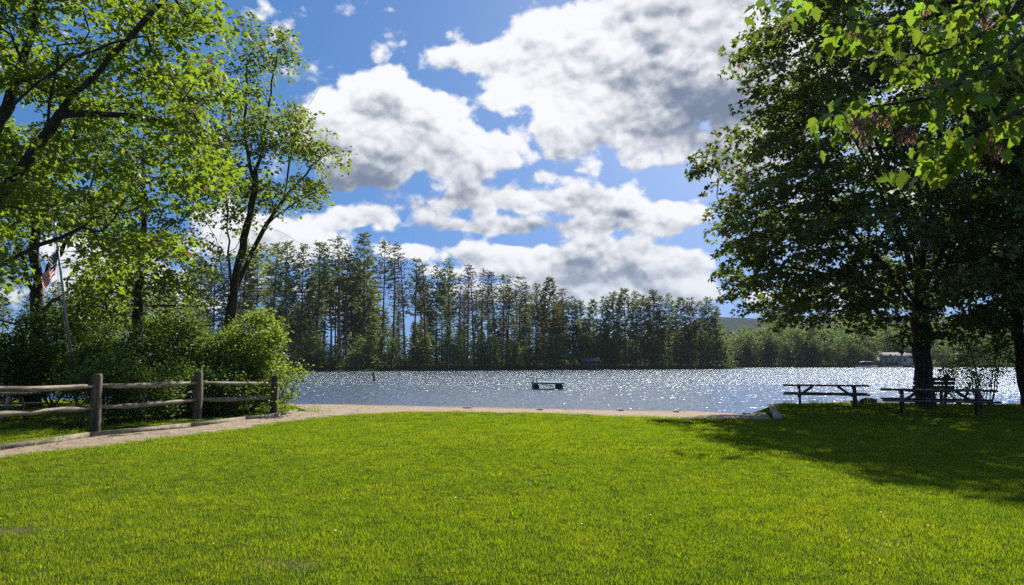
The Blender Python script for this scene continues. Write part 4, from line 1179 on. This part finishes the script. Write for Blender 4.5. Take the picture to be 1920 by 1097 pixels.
fz = -0.92 * drop * (1 - 0.10 * U) - 0.92 * U ** 1.05
Vf = np.stack([ft[0] + fx, ft[1] + fd - 0.05, ft[2] + fz], -1).reshape(-1, 3)
i = (np.arange(nv - 1)[:, None] * nu + np.arange(nu - 1)[None, :]).ravel()
fm = make_mesh('flag', Vf - ft, [np.stack([i, i + 1, i + 1 + nu, i + nu], -1)], M['flag'], True)
uvl = fm.uv_layers.new(name='uv')
li = np.zeros(len(fm.loops), np.int32); fm.loops.foreach_get('vertex_index', li)
uvs = np.stack([U.ravel()[li], Vv.ravel()[li]], -1).astype(np.float32); uvl.data.foreach_set('uv', uvs.ravel())
fl = link('flag', fm); fl.location = tuple(ft)
tag(fl, 'limp striped flag with a starred blue corner hanging from the pole', 'flag')

# ------------------------------------------------------------------ on and beyond the water
rx, ry = (1026 - 960) / FPX * 60, 60.0
raft = tag(empty('swim_raft', (rx, ry, -0.5), R(4)), 'small teal swimming raft on dark floats in the lake', 'raft')
for k in range(9):
    mb = MB(); mb.box((0, -1.1 + .2475 * k + .12, .50), (2.35, .23, .05)); mb.build('plank', M['teal_deck'], raft)
for y in (-1.08, 1.12):
    mb = MB(); mb.box((0, y, .43), (2.35, .05, .09)); mb.build('rim_board', M['teal_deck'], raft)
for x in (-.95, .92):
    mb = MB()
    th_ = np.linspace(-1.0, 1.0, 9)
    mb.tube([(x, 1.0 * t_, .16) for t_ in th_], [.20, .235, .24, .225, .24, .225, .24, .235, .20], 16); mb.build('float', M['black_plastic'], raft, True)
mb = MB(); mb.bar((-.6, -.9, .40), (.7, .9, .1), .04, .04); mb.build('brace', M['steel'], raft)
for y in (-.55, -.15):
    mb = MB(); mb.tube([(-1.19, y, -.2), (-1.19, y, .55), (-1.17, y, .85), (-1.05, y, .95), (-.90, y, .80), (-.86, y, .52)], .022, 6); mb.build('ladder_rail', M['steel'], raft, True)
for z in (.1, .3):
    mb = MB(); mb.bar((-1.19, -.55, z), (-1.19, -.15, z), .03, .03); mb.build('ladder_rung', M['steel'], raft)

mp = at(701, 714, 84)
mk = MB(); mk.tube([(0.06, 0, -.4), (0, 0, .5), (-.08, 0, .95)], [.12, .115, .10], 8)
tag(mk.build('marker_post', M['bark_pine']), 'short dark post leaning out of the open water', 'post').location = (mp[0], 84, -0.5)

def small_house(name, label, cat, loc, rz, w, d, h, roof_h, wallm, roofm, wins=(), door=None, deck=None, chimney=False):
    root = tag(empty(name, loc, rz), label, cat)
    mb = MB(); mb.box((0, 0, h / 2 - .4), (w, d, h + .8)); 
    wl = mb.build('wall', M[wallm], root)
    mb = MB()
    o = .35
    for sd in (-1, 1):
        mb.hexa(np.array([(-w / 2 - o, sd * (d / 2 + o), h - .12), (w / 2 + o, sd * (d / 2 + o), h - .12), (w / 2 + o, 0, h + roof_h), (-w / 2 - o, 0, h + roof_h),
                          (-w / 2 - o, sd * (d / 2 + o), h + .06), (w / 2 + o, sd * (d / 2 + o), h + .06), (w / 2 + o, 0, h + roof_h + .18), (-w / 2 - o, 0, h + roof_h + .18)]))
    rf_ = mb.build('roof', M[roofm], root)
    for sd in (-1, 1):
        mb = MB(); mb.add([(sd * w / 2, -d / 2, h), (sd * w / 2, d / 2, h), (sd * w / 2, 0, h + roof_h - .05), (sd * (w / 2 - .12), -d / 2, h), (sd * (w / 2 - .12), d / 2, h), (sd * (w / 2 - .12), 0, h + roof_h - .05)],
                          [[(0, 1, 2), (5, 4, 3)], [(0, 3, 4, 1), (1, 4, 5, 2), (2, 5, 3, 0)]]); mb.build('gable', M[wallm], root)
    for (x, z, ww, hh) in wins:
        mb = MB(); mb.box((x, -d / 2 - .02, z), (ww, .08, hh)); wd = mb.build('window', M['white_paint'], root)
        mb = MB(); mb.box((x, -d / 2 - .045, z), (ww - .16, .06, hh - .16)); mb.build('pane', M['glass_dark'], wd)
    if door:
        x, ww, hh = door
        mb = MB(); mb.box((x, -d / 2 - .02, hh / 2 + .05), (ww, .09, hh)); mb.build('door', M['siding_brown'], root)
    if deck:
        x, ww, z = deck
        mb = MB(); mb.box((x, -d / 2 - 1.2, z), (ww, 2.3, .15)); dk = mb.build('deck', M['wood_table'], root)
        for xx in np.linspace(x - ww / 2 + .1, x + ww / 2 - .1, 5):
            mb = MB(); mb.box((xx, -d / 2 - 2.25, z / 2 + .1), (.14, .14, z + 1.7)); mb.build('deck_post', M['wood_table'], dk)
        mb = MB(); mb.box((x, -d / 2 - 2.3, z + .95), (ww, .08, .10)); mb.build('deck_rail', M['white_paint'], dk)
    if chimney:
        mb = MB(); mb.box((w * .2, d * .15, h + roof_h * .9), (.7, .7, 1.6)); mb.build('chimney', M['rock'], rf_)
    return root
def shore(px, Y):
    x = (px - 960) / FPX * Y
    return x, Y, float(land_z(np.array([[x]]), np.array([[Y]]))[0, 0])
small_house('lake_house', 'white lake house with grey roof and dark deck on the distant shore', 'house', shore(1670, 301), R(-6), 9.5, 7, 3.0, 1.7, 'siding_white', 'roof_grey',
            [(-3.4, 1.9, 1.5, 1.2), (-1.2, 1.9, 1.6, 1.3), (1.4, 1.9, 1.8, 1.4), (3.5, 1.9, 1.2, 1.2)], (0.3, .9, 2.1), (-1.5, 6, .9), True)
small_house('lake_house', 'white cottage partly behind the maple trunk on the distant shore', 'house', shore(1713, 303), R(4), 7.5, 6, 2.8, 1.6, 'siding_white', 'roof_grey',
            [(-2.3, 1.7, 1.3, 1.2), (0.1, 1.7, 1.3, 1.2), (2.3, 1.7, 1.2, 1.2)], None, (0, 6, .7))
small_house('lake_house', 'pale low house on the distant shore right of the maple trunk', 'house', shore(1795, 304), R(-3), 8.5, 6, 2.7, 1.6, 'concrete', 'roof_grey',
            [(-2.6, 1.6, 1.3, 1.1), (0, 1.6, 1.5, 1.1), (2.5, 1.6, 1.3, 1.1)], None, None)
small_house('boathouse', 'small grey roofed shed under the pines at the far waterline', 'shed', shore(1106, 206.5), R(3), 4.4, 3.2, 2.0, 0.9, 'siding_brown', 'roof_grey',
            [(1.2, 1.1, .8, .6)], (-.9, 1.3, 1.8), None)

def boat(label, px, Y, L, rz, canopy=True, hullm='white_paint'):
    x = (px - 960) / FPX * Y
    root = tag(empty('moored_boat', (x, Y, -0.5), rz), label, 'boat')
    n = 9
    u = np.linspace(-1, 1, n)
    w = 1.1 * (1 - np.clip(u - .1, 0, 1) ** 2 * 1.1)
    sec = []
    for k in range(n):
        sec.append(np.array([(u[k] * L / 2, -w[k], .62 + .12 * max(u[k], 0)), (u[k] * L / 2, -w[k] * .8, .0), (u[k] * L / 2, 0, -.25), (u[k] * L / 2, w[k] * .8, .0), (u[k] * L / 2, w[k], .62 + .12 * max(u[k], 0))]))
    V_ = np.concatenate(sec)
    F4 = [(5 * k + j, 5 * k + j + 1, 5 * k + j + 6, 5 * k + j + 5) for k in range(n - 1) for j in range(4)] + [(5 * k + 4, 5 * k, 5 * k + 5, 5 * k + 9) for k in range(n - 1)]
    mb = MB(); mb.add(V_, [F4, [(0, 4, 3, 2, 1), (5 * n - 5, 5 * n - 4, 5 * n - 3, 5 * n - 2, 5 * n - 1)]]); mb.build('hull', M[hullm], root)
    mb = MB(); mb.box((-.4, 0, .78), (L * .45, 1.5, .30), 0, .05); mb.build('seats', M['siding_brown'], root)
    if canopy:
        for sx_ in (-1, 1):
            for sy_ in (-1, 1):
                mb = MB(); mb.tube([(sx_ * L * .26 - .3, sy_ * .9, .6), (sx_ * L * .28 - .3, sy_ * .95, 2.1)], .04, 6); mb.build('canopy_pole', M['steel'], root)
        mb = MB(); P_ = np.linspace(-1, 1, 7)
        top = np.array([(q * L * .33 - .3, s_ * 1.1, 2.1 + .22 * (1 - q * q) - (.08 if abs(s_) else 0)) for q in P_ for s_ in (-1, 0, 1)])
        fs = [(3 * k + j, 3 * k + j + 1, 3 * k + j + 4, 3 * k + j + 3) for k in range(6) for j in range(2)]
        mb.add(top, [fs]); mb.add(top - (0, 0, .05), [[f[::-1] for f in fs]]); mb.build('canopy', M['white_paint'], root)
    return root
boat('boat with a pale canopy moored at the tip of the pine point', 1350, 229, 5.6, R(8), True, 'siding_brown')
boat('long white pontoon boat moored on the distant shore beside the lake houses', 1622, 288, 7.5, R(-4), True)
boat('small dark boat at the distant shore below the lake houses', 1700, 290, 4.2, R(10), False, 'siding_brown')
dk = tag(empty('dock', ((1370 - 960) / FPX * 231, 231, -0.5), R(5)), 'low dark wooden dock beside the canopied boat', 'dock')
for k in range(8):
    mb = MB(); mb.box((-2.3 + .65 * k, 0, .55), (.60, 2.0, .10)); mb.build('plank', M['wood_table'], dk)
for x in (-2.4, 0, 2.4):
    for y in (-.95, .95):
        mb = MB(); mb.tube([(x, y, -1.5), (x, y, 1.0)], .09, 8); mb.build('pile', M['bark_pine'], dk)

# ------------------------------------------------------------------ maple branch hanging into the picture
HALF = [(0, 0), (0.02, .17), (.14, .26), (.22, .25), (.32, .36), (.47, .52), (.46, .37), (.51, .21), (.60, .25), (.68, .21), (.80, .15), (1.0, 0)]
def maple_leaf(seed):
    r_ = np.random.default_rng(seed)
    fold, curl, tw = r_.uniform(0.1, .45), r_.uniform(.05, .35), r_.uniform(-.2, .2)
    mid = [(0.5, 0), ]
    def z(x, y): return fold * abs(y) - curl * (x - .2) ** 2 + tw * y * x - .25 * y * y
    L_ = [(x, y * r_.uniform(.94, 1.06)) for x, y in HALF]
    R_ = [(x, -y * r_.uniform(.94, 1.06)) for x, y in HALF[1:-1]]
    pts = L_ + R_ + [(.25, 0), (.5, 0), (.75, 0)]
    V_ = np.array([(x, y, z(x, y)) for x, y in pts])
    nL = len(L_); m0 = nL + len(R_)
    f1 = [0] + list(range(1, nL)) + [m0 + 2, m0 + 1, m0]
    f2 = [0, m0, m0 + 1, m0 + 2, nL - 1] + list(range(m0 - 1, nL - 1, -1))
    mb = MB(); mb.add(V_, [[f1], [f2]])
    mb.tube([(0, 0, 0), (-.25, .01, .03), (-.5, 0, .10)], [.010, .010, .012], 3, False)
    return make_mesh('leaf', np.concatenate(mb.V), group_faces(mb.F), M['fore_leaf'], True)
LEAFM = [maple_leaf(400 + i) for i in range(8)]
r_ = np.random.default_rng(97)
tb = np.array([7.4, 3.4, 0.0])
om = tag(empty('red_maple', tuple(tb)), 'maple branch with large lit leaves and pink seeds hanging in overhead', 'tree')
TW = [([(2120, -260), (1960, -100), (1880, -20), (1760, 30), (1650, 48), (1560, 45)], 4.1, 78), ([(2150, 10), (1920, 95), (1830, 140), (1740, 185), (1650, 198), (1590, 205)], 3.8, 86),
      ([(2140, 130), (1960, 185), (1900, 215), (1830, 245), (1780, 275), (1748, 300)], 3.65, 58), ([(1960, -100), (1900, 30), (1830, 70), (1760, 100), (1690, 115)], 4.0, 46),
      ([(1760, -120), (1640, -70), (1560, -30), (1480, -8), (1455, -5)], 4.3, 20), ([(2050, 0), (1930, 60), (1870, 120), (1830, 175)], 3.7, 30)]
wd = MB()
wd.tube([(0, 0, -.1), (0, .05, 1.2), (-.1, .1, 2.6), (-.15, .15, 4.2), (-.1, .2, 7)], [.17, .13, .12, .10, .05], 12, False)
for tw, Y, n in TW:
    P_ = np.array([at(px_, py_, Y + .15 * math.sin(k * 1.7)) for k, (px_, py_) in enumerate(tw)])
    h0 = tb + (-.1, .1, 2.7 + .25 * TW.index((tw, Y, n)))
    full = np.concatenate([[h0, h0 * .5 + P_[0] * .5 + (0, 0, .15)], P_])
    u = np.linspace(0, 1, len(full)); uu = np.linspace(0, 1, 30)
    fine = np.stack([np.interp(uu, u, full[:, k]) for k in range(3)], -1)
    for _ in range(2): fine[1:-1] = .25 * fine[:-2] + .5 * fine[1:-1] + .25 * fine[2:]
    wd.tube(fine - tb, np.linspace(.030, .0035, 30), 6, False)
    lo = 0.52
    for k in range(n):
        t_ = lo + (1 - lo) * (k + r_.uniform(0, 1)) / n
        c = np.array([np.interp(t_, uu, fine[:, j]) for j in range(3)])
        pet = c + np.array([r_.normal(0, .045), r_.normal(0, .06), r_.normal(-.035, .04)])
        tang = np.array([r_.normal(-.15, .45), r_.normal(-.1, .45), -0.75 + r_.normal(0, .35)])
        nrm = np.array([r_.normal(0, .6), -.5 + r_.normal(0, .5), .45 + r_.normal(0, .5)])
        t1 = tang / np.linalg.norm(tang); nn = nrm - nrm.dot(t1) * t1; nn /= np.linalg.norm(nn); ss = np.cross(nn, t1)
        s = r_.uniform(.055, .11)
        o = link('leaf', LEAFM[int(r_.integers(8))], om)
        o.matrix_local = Matrix([[*(s * np.array([t1[0], ss[0], nn[0]])), pet[0] - tb[0]], [*(s * np.array([t1[1], ss[1], nn[1]])), pet[1] - tb[1]],
                                 [*(s * np.array([t1[2], ss[2], nn[2]])), pet[2] - tb[2]], [0, 0, 0, 1]])
        if k % 6 == 0: wd.tube([c - tb, pet - tb], [.003, .002], 3, False)
wd.build('trunk', M['bark'], om, True)
ev, ef, en = [], [], 0                             # the remaining leaves of the same boughs
for tw, Y, n in TW:
    P_ = np.array([at(px_, py_, Y) for px_, py_ in tw]); u = np.linspace(0, 1, len(P_))
    for k in range(int(n * 1.5)):
        t_ = r_.uniform(.1, 1)
        c = np.array([np.interp(t_, u, P_[:, j]) for j in range(3)]) + np.array([r_.normal(0, .08), r_.normal(.16, .12), r_.normal(.0, .06)])
        tang = np.array([r_.normal(-.2, .5), r_.normal(-.1, .5), -0.7 + r_.normal(0, .4)]); nrm = np.array([r_.normal(0, .7), -.4 + r_.normal(0, .6), .5 + r_.normal(0, .5)])
        me_ = LEAFM[int(r_.integers(8))]
        co = np.zeros(len(me_.vertices) * 3, np.float32); me_.vertices.foreach_get('co', co)
        v_, _ = scatter(c[None] - tb, tang[None], nrm[None], np.array([r_.uniform(.05, .10)]), co.reshape(-1, 3))
        ev.append(v_)
        for pl in me_.polygons: ef.append(np.array([list(pl.vertices)]) + en)
        en += len(v_)
tag(link('foliage', make_mesh('foliage', np.concatenate(ev), group_faces(ef), M['fore_leaf2'], True), om), kind='stuff')
def samaras(seed):
    r_ = np.random.default_rng(seed); mb = MB()
    for k in range(22):
        p_ = np.array([r_.normal(0, .022), r_.normal(0, .022), -abs(r_.normal(.035, .025))])
        mb.tube([(0, 0, .01), p_ * .6, p_], [.0012] * 3, 3, False)
        a = r_.uniform(0, 6.28)
        for s_ in (-1, 1):
            d = np.array([math.cos(a) * .5 * s_, math.sin(a) * .5 * s_, -1.0]); d /= np.linalg.norm(d)
            w_ = np.array([-math.sin(a), math.cos(a), 0]) * .007
            e = p_ + d * r_.uniform(.02, .03)
            mb.add([p_, p_ + (e - p_) * .55 + w_ * .8, e + w_ * .6, e - w_ * .4, p_ + (e - p_) * .5 - w_ * .5], [[(0, 1, 2, 3, 4)]])
    return make_mesh('seed_cluster', np.concatenate(mb.V), group_faces(mb.F), M['samara'])
SAM = [samaras(500 + i) for i in range(3)]
for k, (px_, py_, Y) in enumerate([(1610, 225, 3.75), (1640, 222, 3.75), (1618, 255, 3.72), (1608, 240, 3.78), (1660, 225, 3.8), (1712, 248, 3.75), (1695, 255, 3.75), (1855, 262, 3.6), (1830, 268, 3.6), (1870, 285, 3.6), (1765, 160, 3.75), (1815, 145, 3.8), (1735, 20, 4.0), (1625, 268, 3.74), (1842, 40, 4.0), (1600, 60, 4.1)]):
    p_ = at(px_, py_, Y) - tb + (0, 0, .03)
    o = link('seed_cluster', SAM[k % 3], om); o.location = tuple(p_); o.rotation_euler = (0, 0, k * 1.1); o.scale = (1.0,) * 3

# ------------------------------------------------------------------ small things lying about
for k, (px_, py_) in enumerate([(1012, 770), (1265, 776), (1395, 783), (880, 768), (1160, 775)]):
    Y = [31.2, 30.6, 27.5, 32.6, 31.6][k]; x = (px_ - 960) / FPX * Y
    mb = MB()
    for q in range(6):
        a = rf.uniform(0, 6.28)
        mb.tube([(rf.normal(0, .06), rf.normal(0, .05), .0), (rf.normal(0, .08), rf.normal(0, .06), .02 + .015 * rf.random()), (.16 * math.cos(a), .12 * math.sin(a), .01)], [.015, .018, .005], 5)
    o = mb.build('driftwood', M['debris'])
    o.location = (x, Y, float(sand_z(np.array([x]), np.array([Y]))[0]) + .01)
    tag(o, ['dark clump of washed up weed on the sand left of the shadow', 'small dark clump at the water by the middle of the beach', 'dark scrap of driftwood near the timber wall', 'small clump of debris on the sand beyond the lawn', 'tiny dark clump at the beach waterline'][k], 'debris')
rk = MB()
r_ = np.random.default_rng(33)
def stone(c, s):
    th, ph = np.meshgrid(np.linspace(0, 2 * math.pi, 9)[:-1], np.linspace(0.25, math.pi - .25, 5))
    rr = 1 + .18 * r_.standard_normal(th.shape)
    v = np.stack([rr * np.cos(th) * np.sin(ph), rr * np.sin(th) * np.sin(ph), rr * np.cos(ph)], -1).reshape(-1, 3) * s
    q = [(8 * a + j, 8 * a + 8 + j, 8 * a + 8 + (j + 1) % 8, 8 * a + (j + 1) % 8) for a in range(4) for j in range(8)]
    mb = MB(); mb.add(v, [q, [tuple(range(8)), tuple(range(39, 31, -1))]])
    o = mb.build('rock', M['rock'], None, False); o.location = c
    return o
tag(stone((*flat(1622, 28.9)[:2], .02), np.array([.35, .25, .22])), 'dark rock on the bank right of the far picnic table', 'rock')
tag(stone((*flat(1598, 28.9)[:2], .0), np.array([.22, .2, .16])), 'small dark rock on the bank beside the far picnic table', 'rock')
# fallen petals and weed flowers in the grass
pm = MB()
for k in range(34):
    Y = r_.uniform(6.5, 21) if k > 8 else r_.uniform(6.3, 9); x = r_.uniform(-.62, .62) * Y
    if lawn_sd(np.array([x]), np.array([Y]))[0] > -.3: continue
    z = float(lawn_z(np.array([x]), np.array([Y]))[0]) + r_.uniform(.035, .06); a = r_.uniform(0, 6.28); s = r_.uniform(.007, .014)
    d = np.array([math.cos(a), math.sin(a), .2]) * s; e = np.array([-math.sin(a), math.cos(a), .15]) * s * .7; c = np.array([x, Y, z])
    pm.add([c - d, c + e, c + d, c - e, c + (0, 0, s * .4)], [[(0, 1, 4), (1, 2, 4), (2, 3, 4), (3, 0, 4)]])
tag(pm.build('petals', M['white_paint']), 'tiny white petals scattered over the lawn', 'petals', kind='stuff')

# wood chips and dead leaves on the path and beach
lm = MB(); n = 2600
lx, ly = r_.uniform(-11, 9.3, n), r_.uniform(11, 34, n)
lz = sand_z(lx, ly); ok = (lz > lawn_z(lx, ly) + 0.01) & (lz > -0.47) & ((lx < -5.0) | (fbm2(lx, ly, 55, 3, 1.5) > 0.25))
c = np.stack([lx, ly, lz + 0.008], -1)[ok]
th = r_.uniform(0, 6.28, len(c))
lv_, lf_ = scatter(c, np.stack([np.cos(th), np.sin(th), 0.1 * r_.standard_normal(len(c))], -1), np.array([0, 0, 1.0]) + 0.35 * r_.standard_normal(c.shape), r_.uniform(.02, .07, len(c)), LEAF4)
tag(link('leaf_litter', make_mesh('leaf_litter', lv_, [lf_], M['debris'])), 'dead leaves and wood chips strewn on the gravel path', 'litter', kind='stuff')

# ------------------------------------------------------------------ grass
def tuft_mesh(seed, rad, nb, hmin, hmax, wd):
    r_ = np.random.default_rng(seed)
    a = r_.uniform(0, 6.28, nb); q = rad * np.sqrt(r_.uniform(0, 1, nb))
    p = np.stack([q * np.cos(a), q * np.sin(a), np.full(nb, -0.008)], -1)
    th = r_.uniform(0, 6.28, nb)
    d = np.stack([np.cos(th), np.sin(th), np.zeros(nb)], -1)
    s = np.stack([-np.sin(th), np.cos(th), np.zeros(nb)], -1)
    h = r_.uniform(hmin, hmax, nb)[:, None]; w = wd * r_.uniform(0.6, 1.2, nb)[:, None]
    lean = r_.uniform(0.10, 0.75, nb)[:, None] * h
    up = np.array([0, 0, 1.0])
    v = np.stack([p - s * w / 2, p + s * w / 2, p + up * h * .55 + d * lean * .35 + s * w * .42, p + up * h * .55 + d * lean * .35 - s * w * .42, p + up * h * (1 - .25 * lean / h) + d * lean], 1)
    i = np.arange(nb)[:, None] * 5
    return make_mesh('grass_tuft', v.reshape(-1, 3), [i + np.array([[0, 1, 2, 3]]), i + np.array([[3, 2, 4]])], M['grass'])

def grass_object(name, pts, sc, tufts, label):
    col = bpy.data.collections.new(name + '_tufts')          # source shapes for the node tree only, never placed in the scene
    for i, me in enumerate(tufts): col.objects.link(bpy.data.objects.new('grass_tuft', me))
    me = bpy.data.meshes.new(name)
    me.vertices.add(len(pts)); me.vertices.foreach_set('co', np.asarray(pts, np.float32).ravel())
    at_ = me.attributes.new('sc', 'FLOAT', 'POINT'); at_.data.foreach_set('value', np.asarray(sc, np.float32))
    o = link(name, me)
    ng = bpy.data.node_groups.new(name + '_nodes', 'GeometryNodeTree')
    ng.interface.new_socket('Geometry', in_out='INPUT', socket_type='NodeSocketGeometry')
    ng.interface.new_socket('Geometry', in_out='OUTPUT', socket_type='NodeSocketGeometry')
    gi, go = ng.nodes.new('NodeGroupInput'), ng.nodes.new('NodeGroupOutput')
    ci = ng.nodes.new('GeometryNodeCollectionInfo'); ci.inputs['Collection'].default_value = col
    ci.inputs['Separate Children'].default_value = True; ci.inputs['Reset Children'].default_value = True
    ip = ng.nodes.new('GeometryNodeInstanceOnPoints'); ip.inputs['Pick Instance'].default_value = True
    rv = ng.nodes.new('FunctionNodeRandomValue'); rv.data_type = 'FLOAT_VECTOR'
    rv.inputs[0].default_value = (-0.12, -0.12, 0); rv.inputs[1].default_value = (0.12, 0.12, 6.283)
    na = ng.nodes.new('GeometryNodeInputNamedAttribute'); na.data_type = 'FLOAT'; na.inputs['Name'].default_value = 'sc'
    ng.links.new(gi.outputs[0], ip.inputs['Points']); ng.links.new(ci.outputs[0], ip.inputs['Instance'])
    ng.links.new(rv.outputs[0], ip.inputs['Rotation']); ng.links.new(na.outputs[0], ip.inputs['Scale'])
    ng.links.new(ip.outputs[0], go.inputs[0])
    md = o.modifiers.new('grass', 'NODES'); md.node_group = ng
    tag(o, label, 'grass', kind='stuff')
    return o

r_ = np.random.default_rng(81)
def in_view(x, y, m=1.5): return np.abs(x) < y * 0.70 + m
def sample(y0, y1, dens, poly_only=None):
    area_w = 2 * (y1 * 0.70 + 1.5)
    c_ = 1 / math.sqrt(dens)
    x, y = (g.ravel() for g in np.meshgrid(np.arange(-area_w / 2, area_w / 2, c_), np.arange(y0, y1, c_)))
    x, y = x + r_.uniform(0, c_, len(x)), y + r_.uniform(0, c_, len(y))
    k = in_view(x, y)
    x, y = x[k], y[k]
    sd = lawn_sd(x, y) + 0.07 * fbm2(x, y, 8, 4, 2.6)
    bare = fbm2(x, y, 91, 4, 1.1)
    k = (sd < -0.02) & ((r_.random(len(x)) > 0.60 * worn(x, y)) & ((bare < 0.55) | (r_.random(len(x)) < 0.9)))
    k &= ~((x < -6.9) & (x > -12.6) & (y > 17.2) & (poly_sd(x, y, BACK) < 0) & (r_.random(len(x)) < 0.85))     # leaf litter, hardly any grass under the bushes
    return x[k], y[k], sd[k]
pts, scs = [], []
for y0, y1, dens in ((4.2, 9.0, 85), (9.0, 13.0, 60)):
    x, y, sd = sample(y0, y1, dens)
    pts.append(np.stack([x, y, lawn_z(x, y)], -1)); scs.append(r_.uniform(0.65, 1.05, len(x)) * (1 + 0.14 * fbm2(x, y, 92, 3, 1.6)))
grass_object('grass', np.concatenate(pts), np.concatenate(scs), [tuft_mesh(300 + i, 0.14, 130, 0.018, 0.058, 0.0036) for i in range(6)], 'short sunlit lawn grass near the viewer')
pts, scs = [], []
for y0, y1, dens in ((13.0, 20.0, 22), (20.0, 31.0, 14)):
    x, y, sd = sample(y0, y1, dens)
    pts.append(np.stack([x, y, lawn_z(x, y)], -1)); scs.append(r_.uniform(0.7, 1.05, len(x)) * (1 + 0.14 * fbm2(x, y, 92, 3, 1.6)))
grass_object('grass', np.concatenate(pts), np.concatenate(scs), [tuft_mesh(310 + i, 0.28, 240, 0.022, 0.060, 0.0058) for i in range(5)], 'lawn grass towards the beach and the tables')
# taller unmown blades along the edging boards, table feet and water's edge
ex = []
for (x0, y0), (x1, y1), n in (((-9.6, 13.2), (-9.3, 16.6), 7), ((9.6, 28.2), (14.4, 28.9), 26), ((14.6, 28.6), (19.5, 28.2), 26), ((-8.2, 24.2), (-7.2, 25.0), 8), ((-7.1, 25.1), (-6.0, 25.4), 10), ((11.0, 28.8), (13.0, 28.9), 12)):
    u = r_.uniform(0, 1, n); ex.append(np.stack([x0 + (x1 - x0) * u + r_.normal(0, .12, n), y0 + (y1 - y0) * u + r_.normal(0, .12, n), np.zeros(n)], -1))
ex = np.concatenate(ex); ex[:, 2] = np.maximum(lawn_z(ex[:, 0], ex[:, 1]), sand_z(ex[:, 0], ex[:, 1]))
grass_object('tall_grass', ex, r_.uniform(0.6, 1.2, len(ex)), [tuft_mesh(320 + i, 0.12, 14, 0.10, 0.34, 0.008) for i in range(4)], 'taller uncut grass at the bank and the edging')

# broad-leaved weeds and clover among the grass
x, y, sd = sample(4.5, 16.0, 1.9)
k = fbm2(x, y, 66, 3, 0.9) > 0.05
grass_object('lawn_weeds', np.stack([x, y, lawn_z(x, y)], -1)[k], r_.uniform(0.6, 1.3, k.sum()), [tuft_mesh(330 + i, 0.07, 16, 0.030, 0.065, 0.020) for i in range(4)], 'small broad leaved weeds dotted through the lawn')

# ------------------------------------------------------------------ air: thin summer haze over lake and hills
hz_m, hz_t = new_mat('haze_air')
node(hz_t, 'ShaderNodeOutputMaterial', {'Volume': node(hz_t, 'ShaderNodeVolumePrincipled', {'Color': (0.75, 0.86, 1.0, 1), 'Density': 0.00009, 'Anisotropy': 0.0}).outputs[0]})
hb = MB(); hb.box((500, 1350, 70), (4600, 3100, 170))
tag(hb.build('haze', hz_m), 'thin bluish air over the lake and hills', 'haze', kind='stuff')
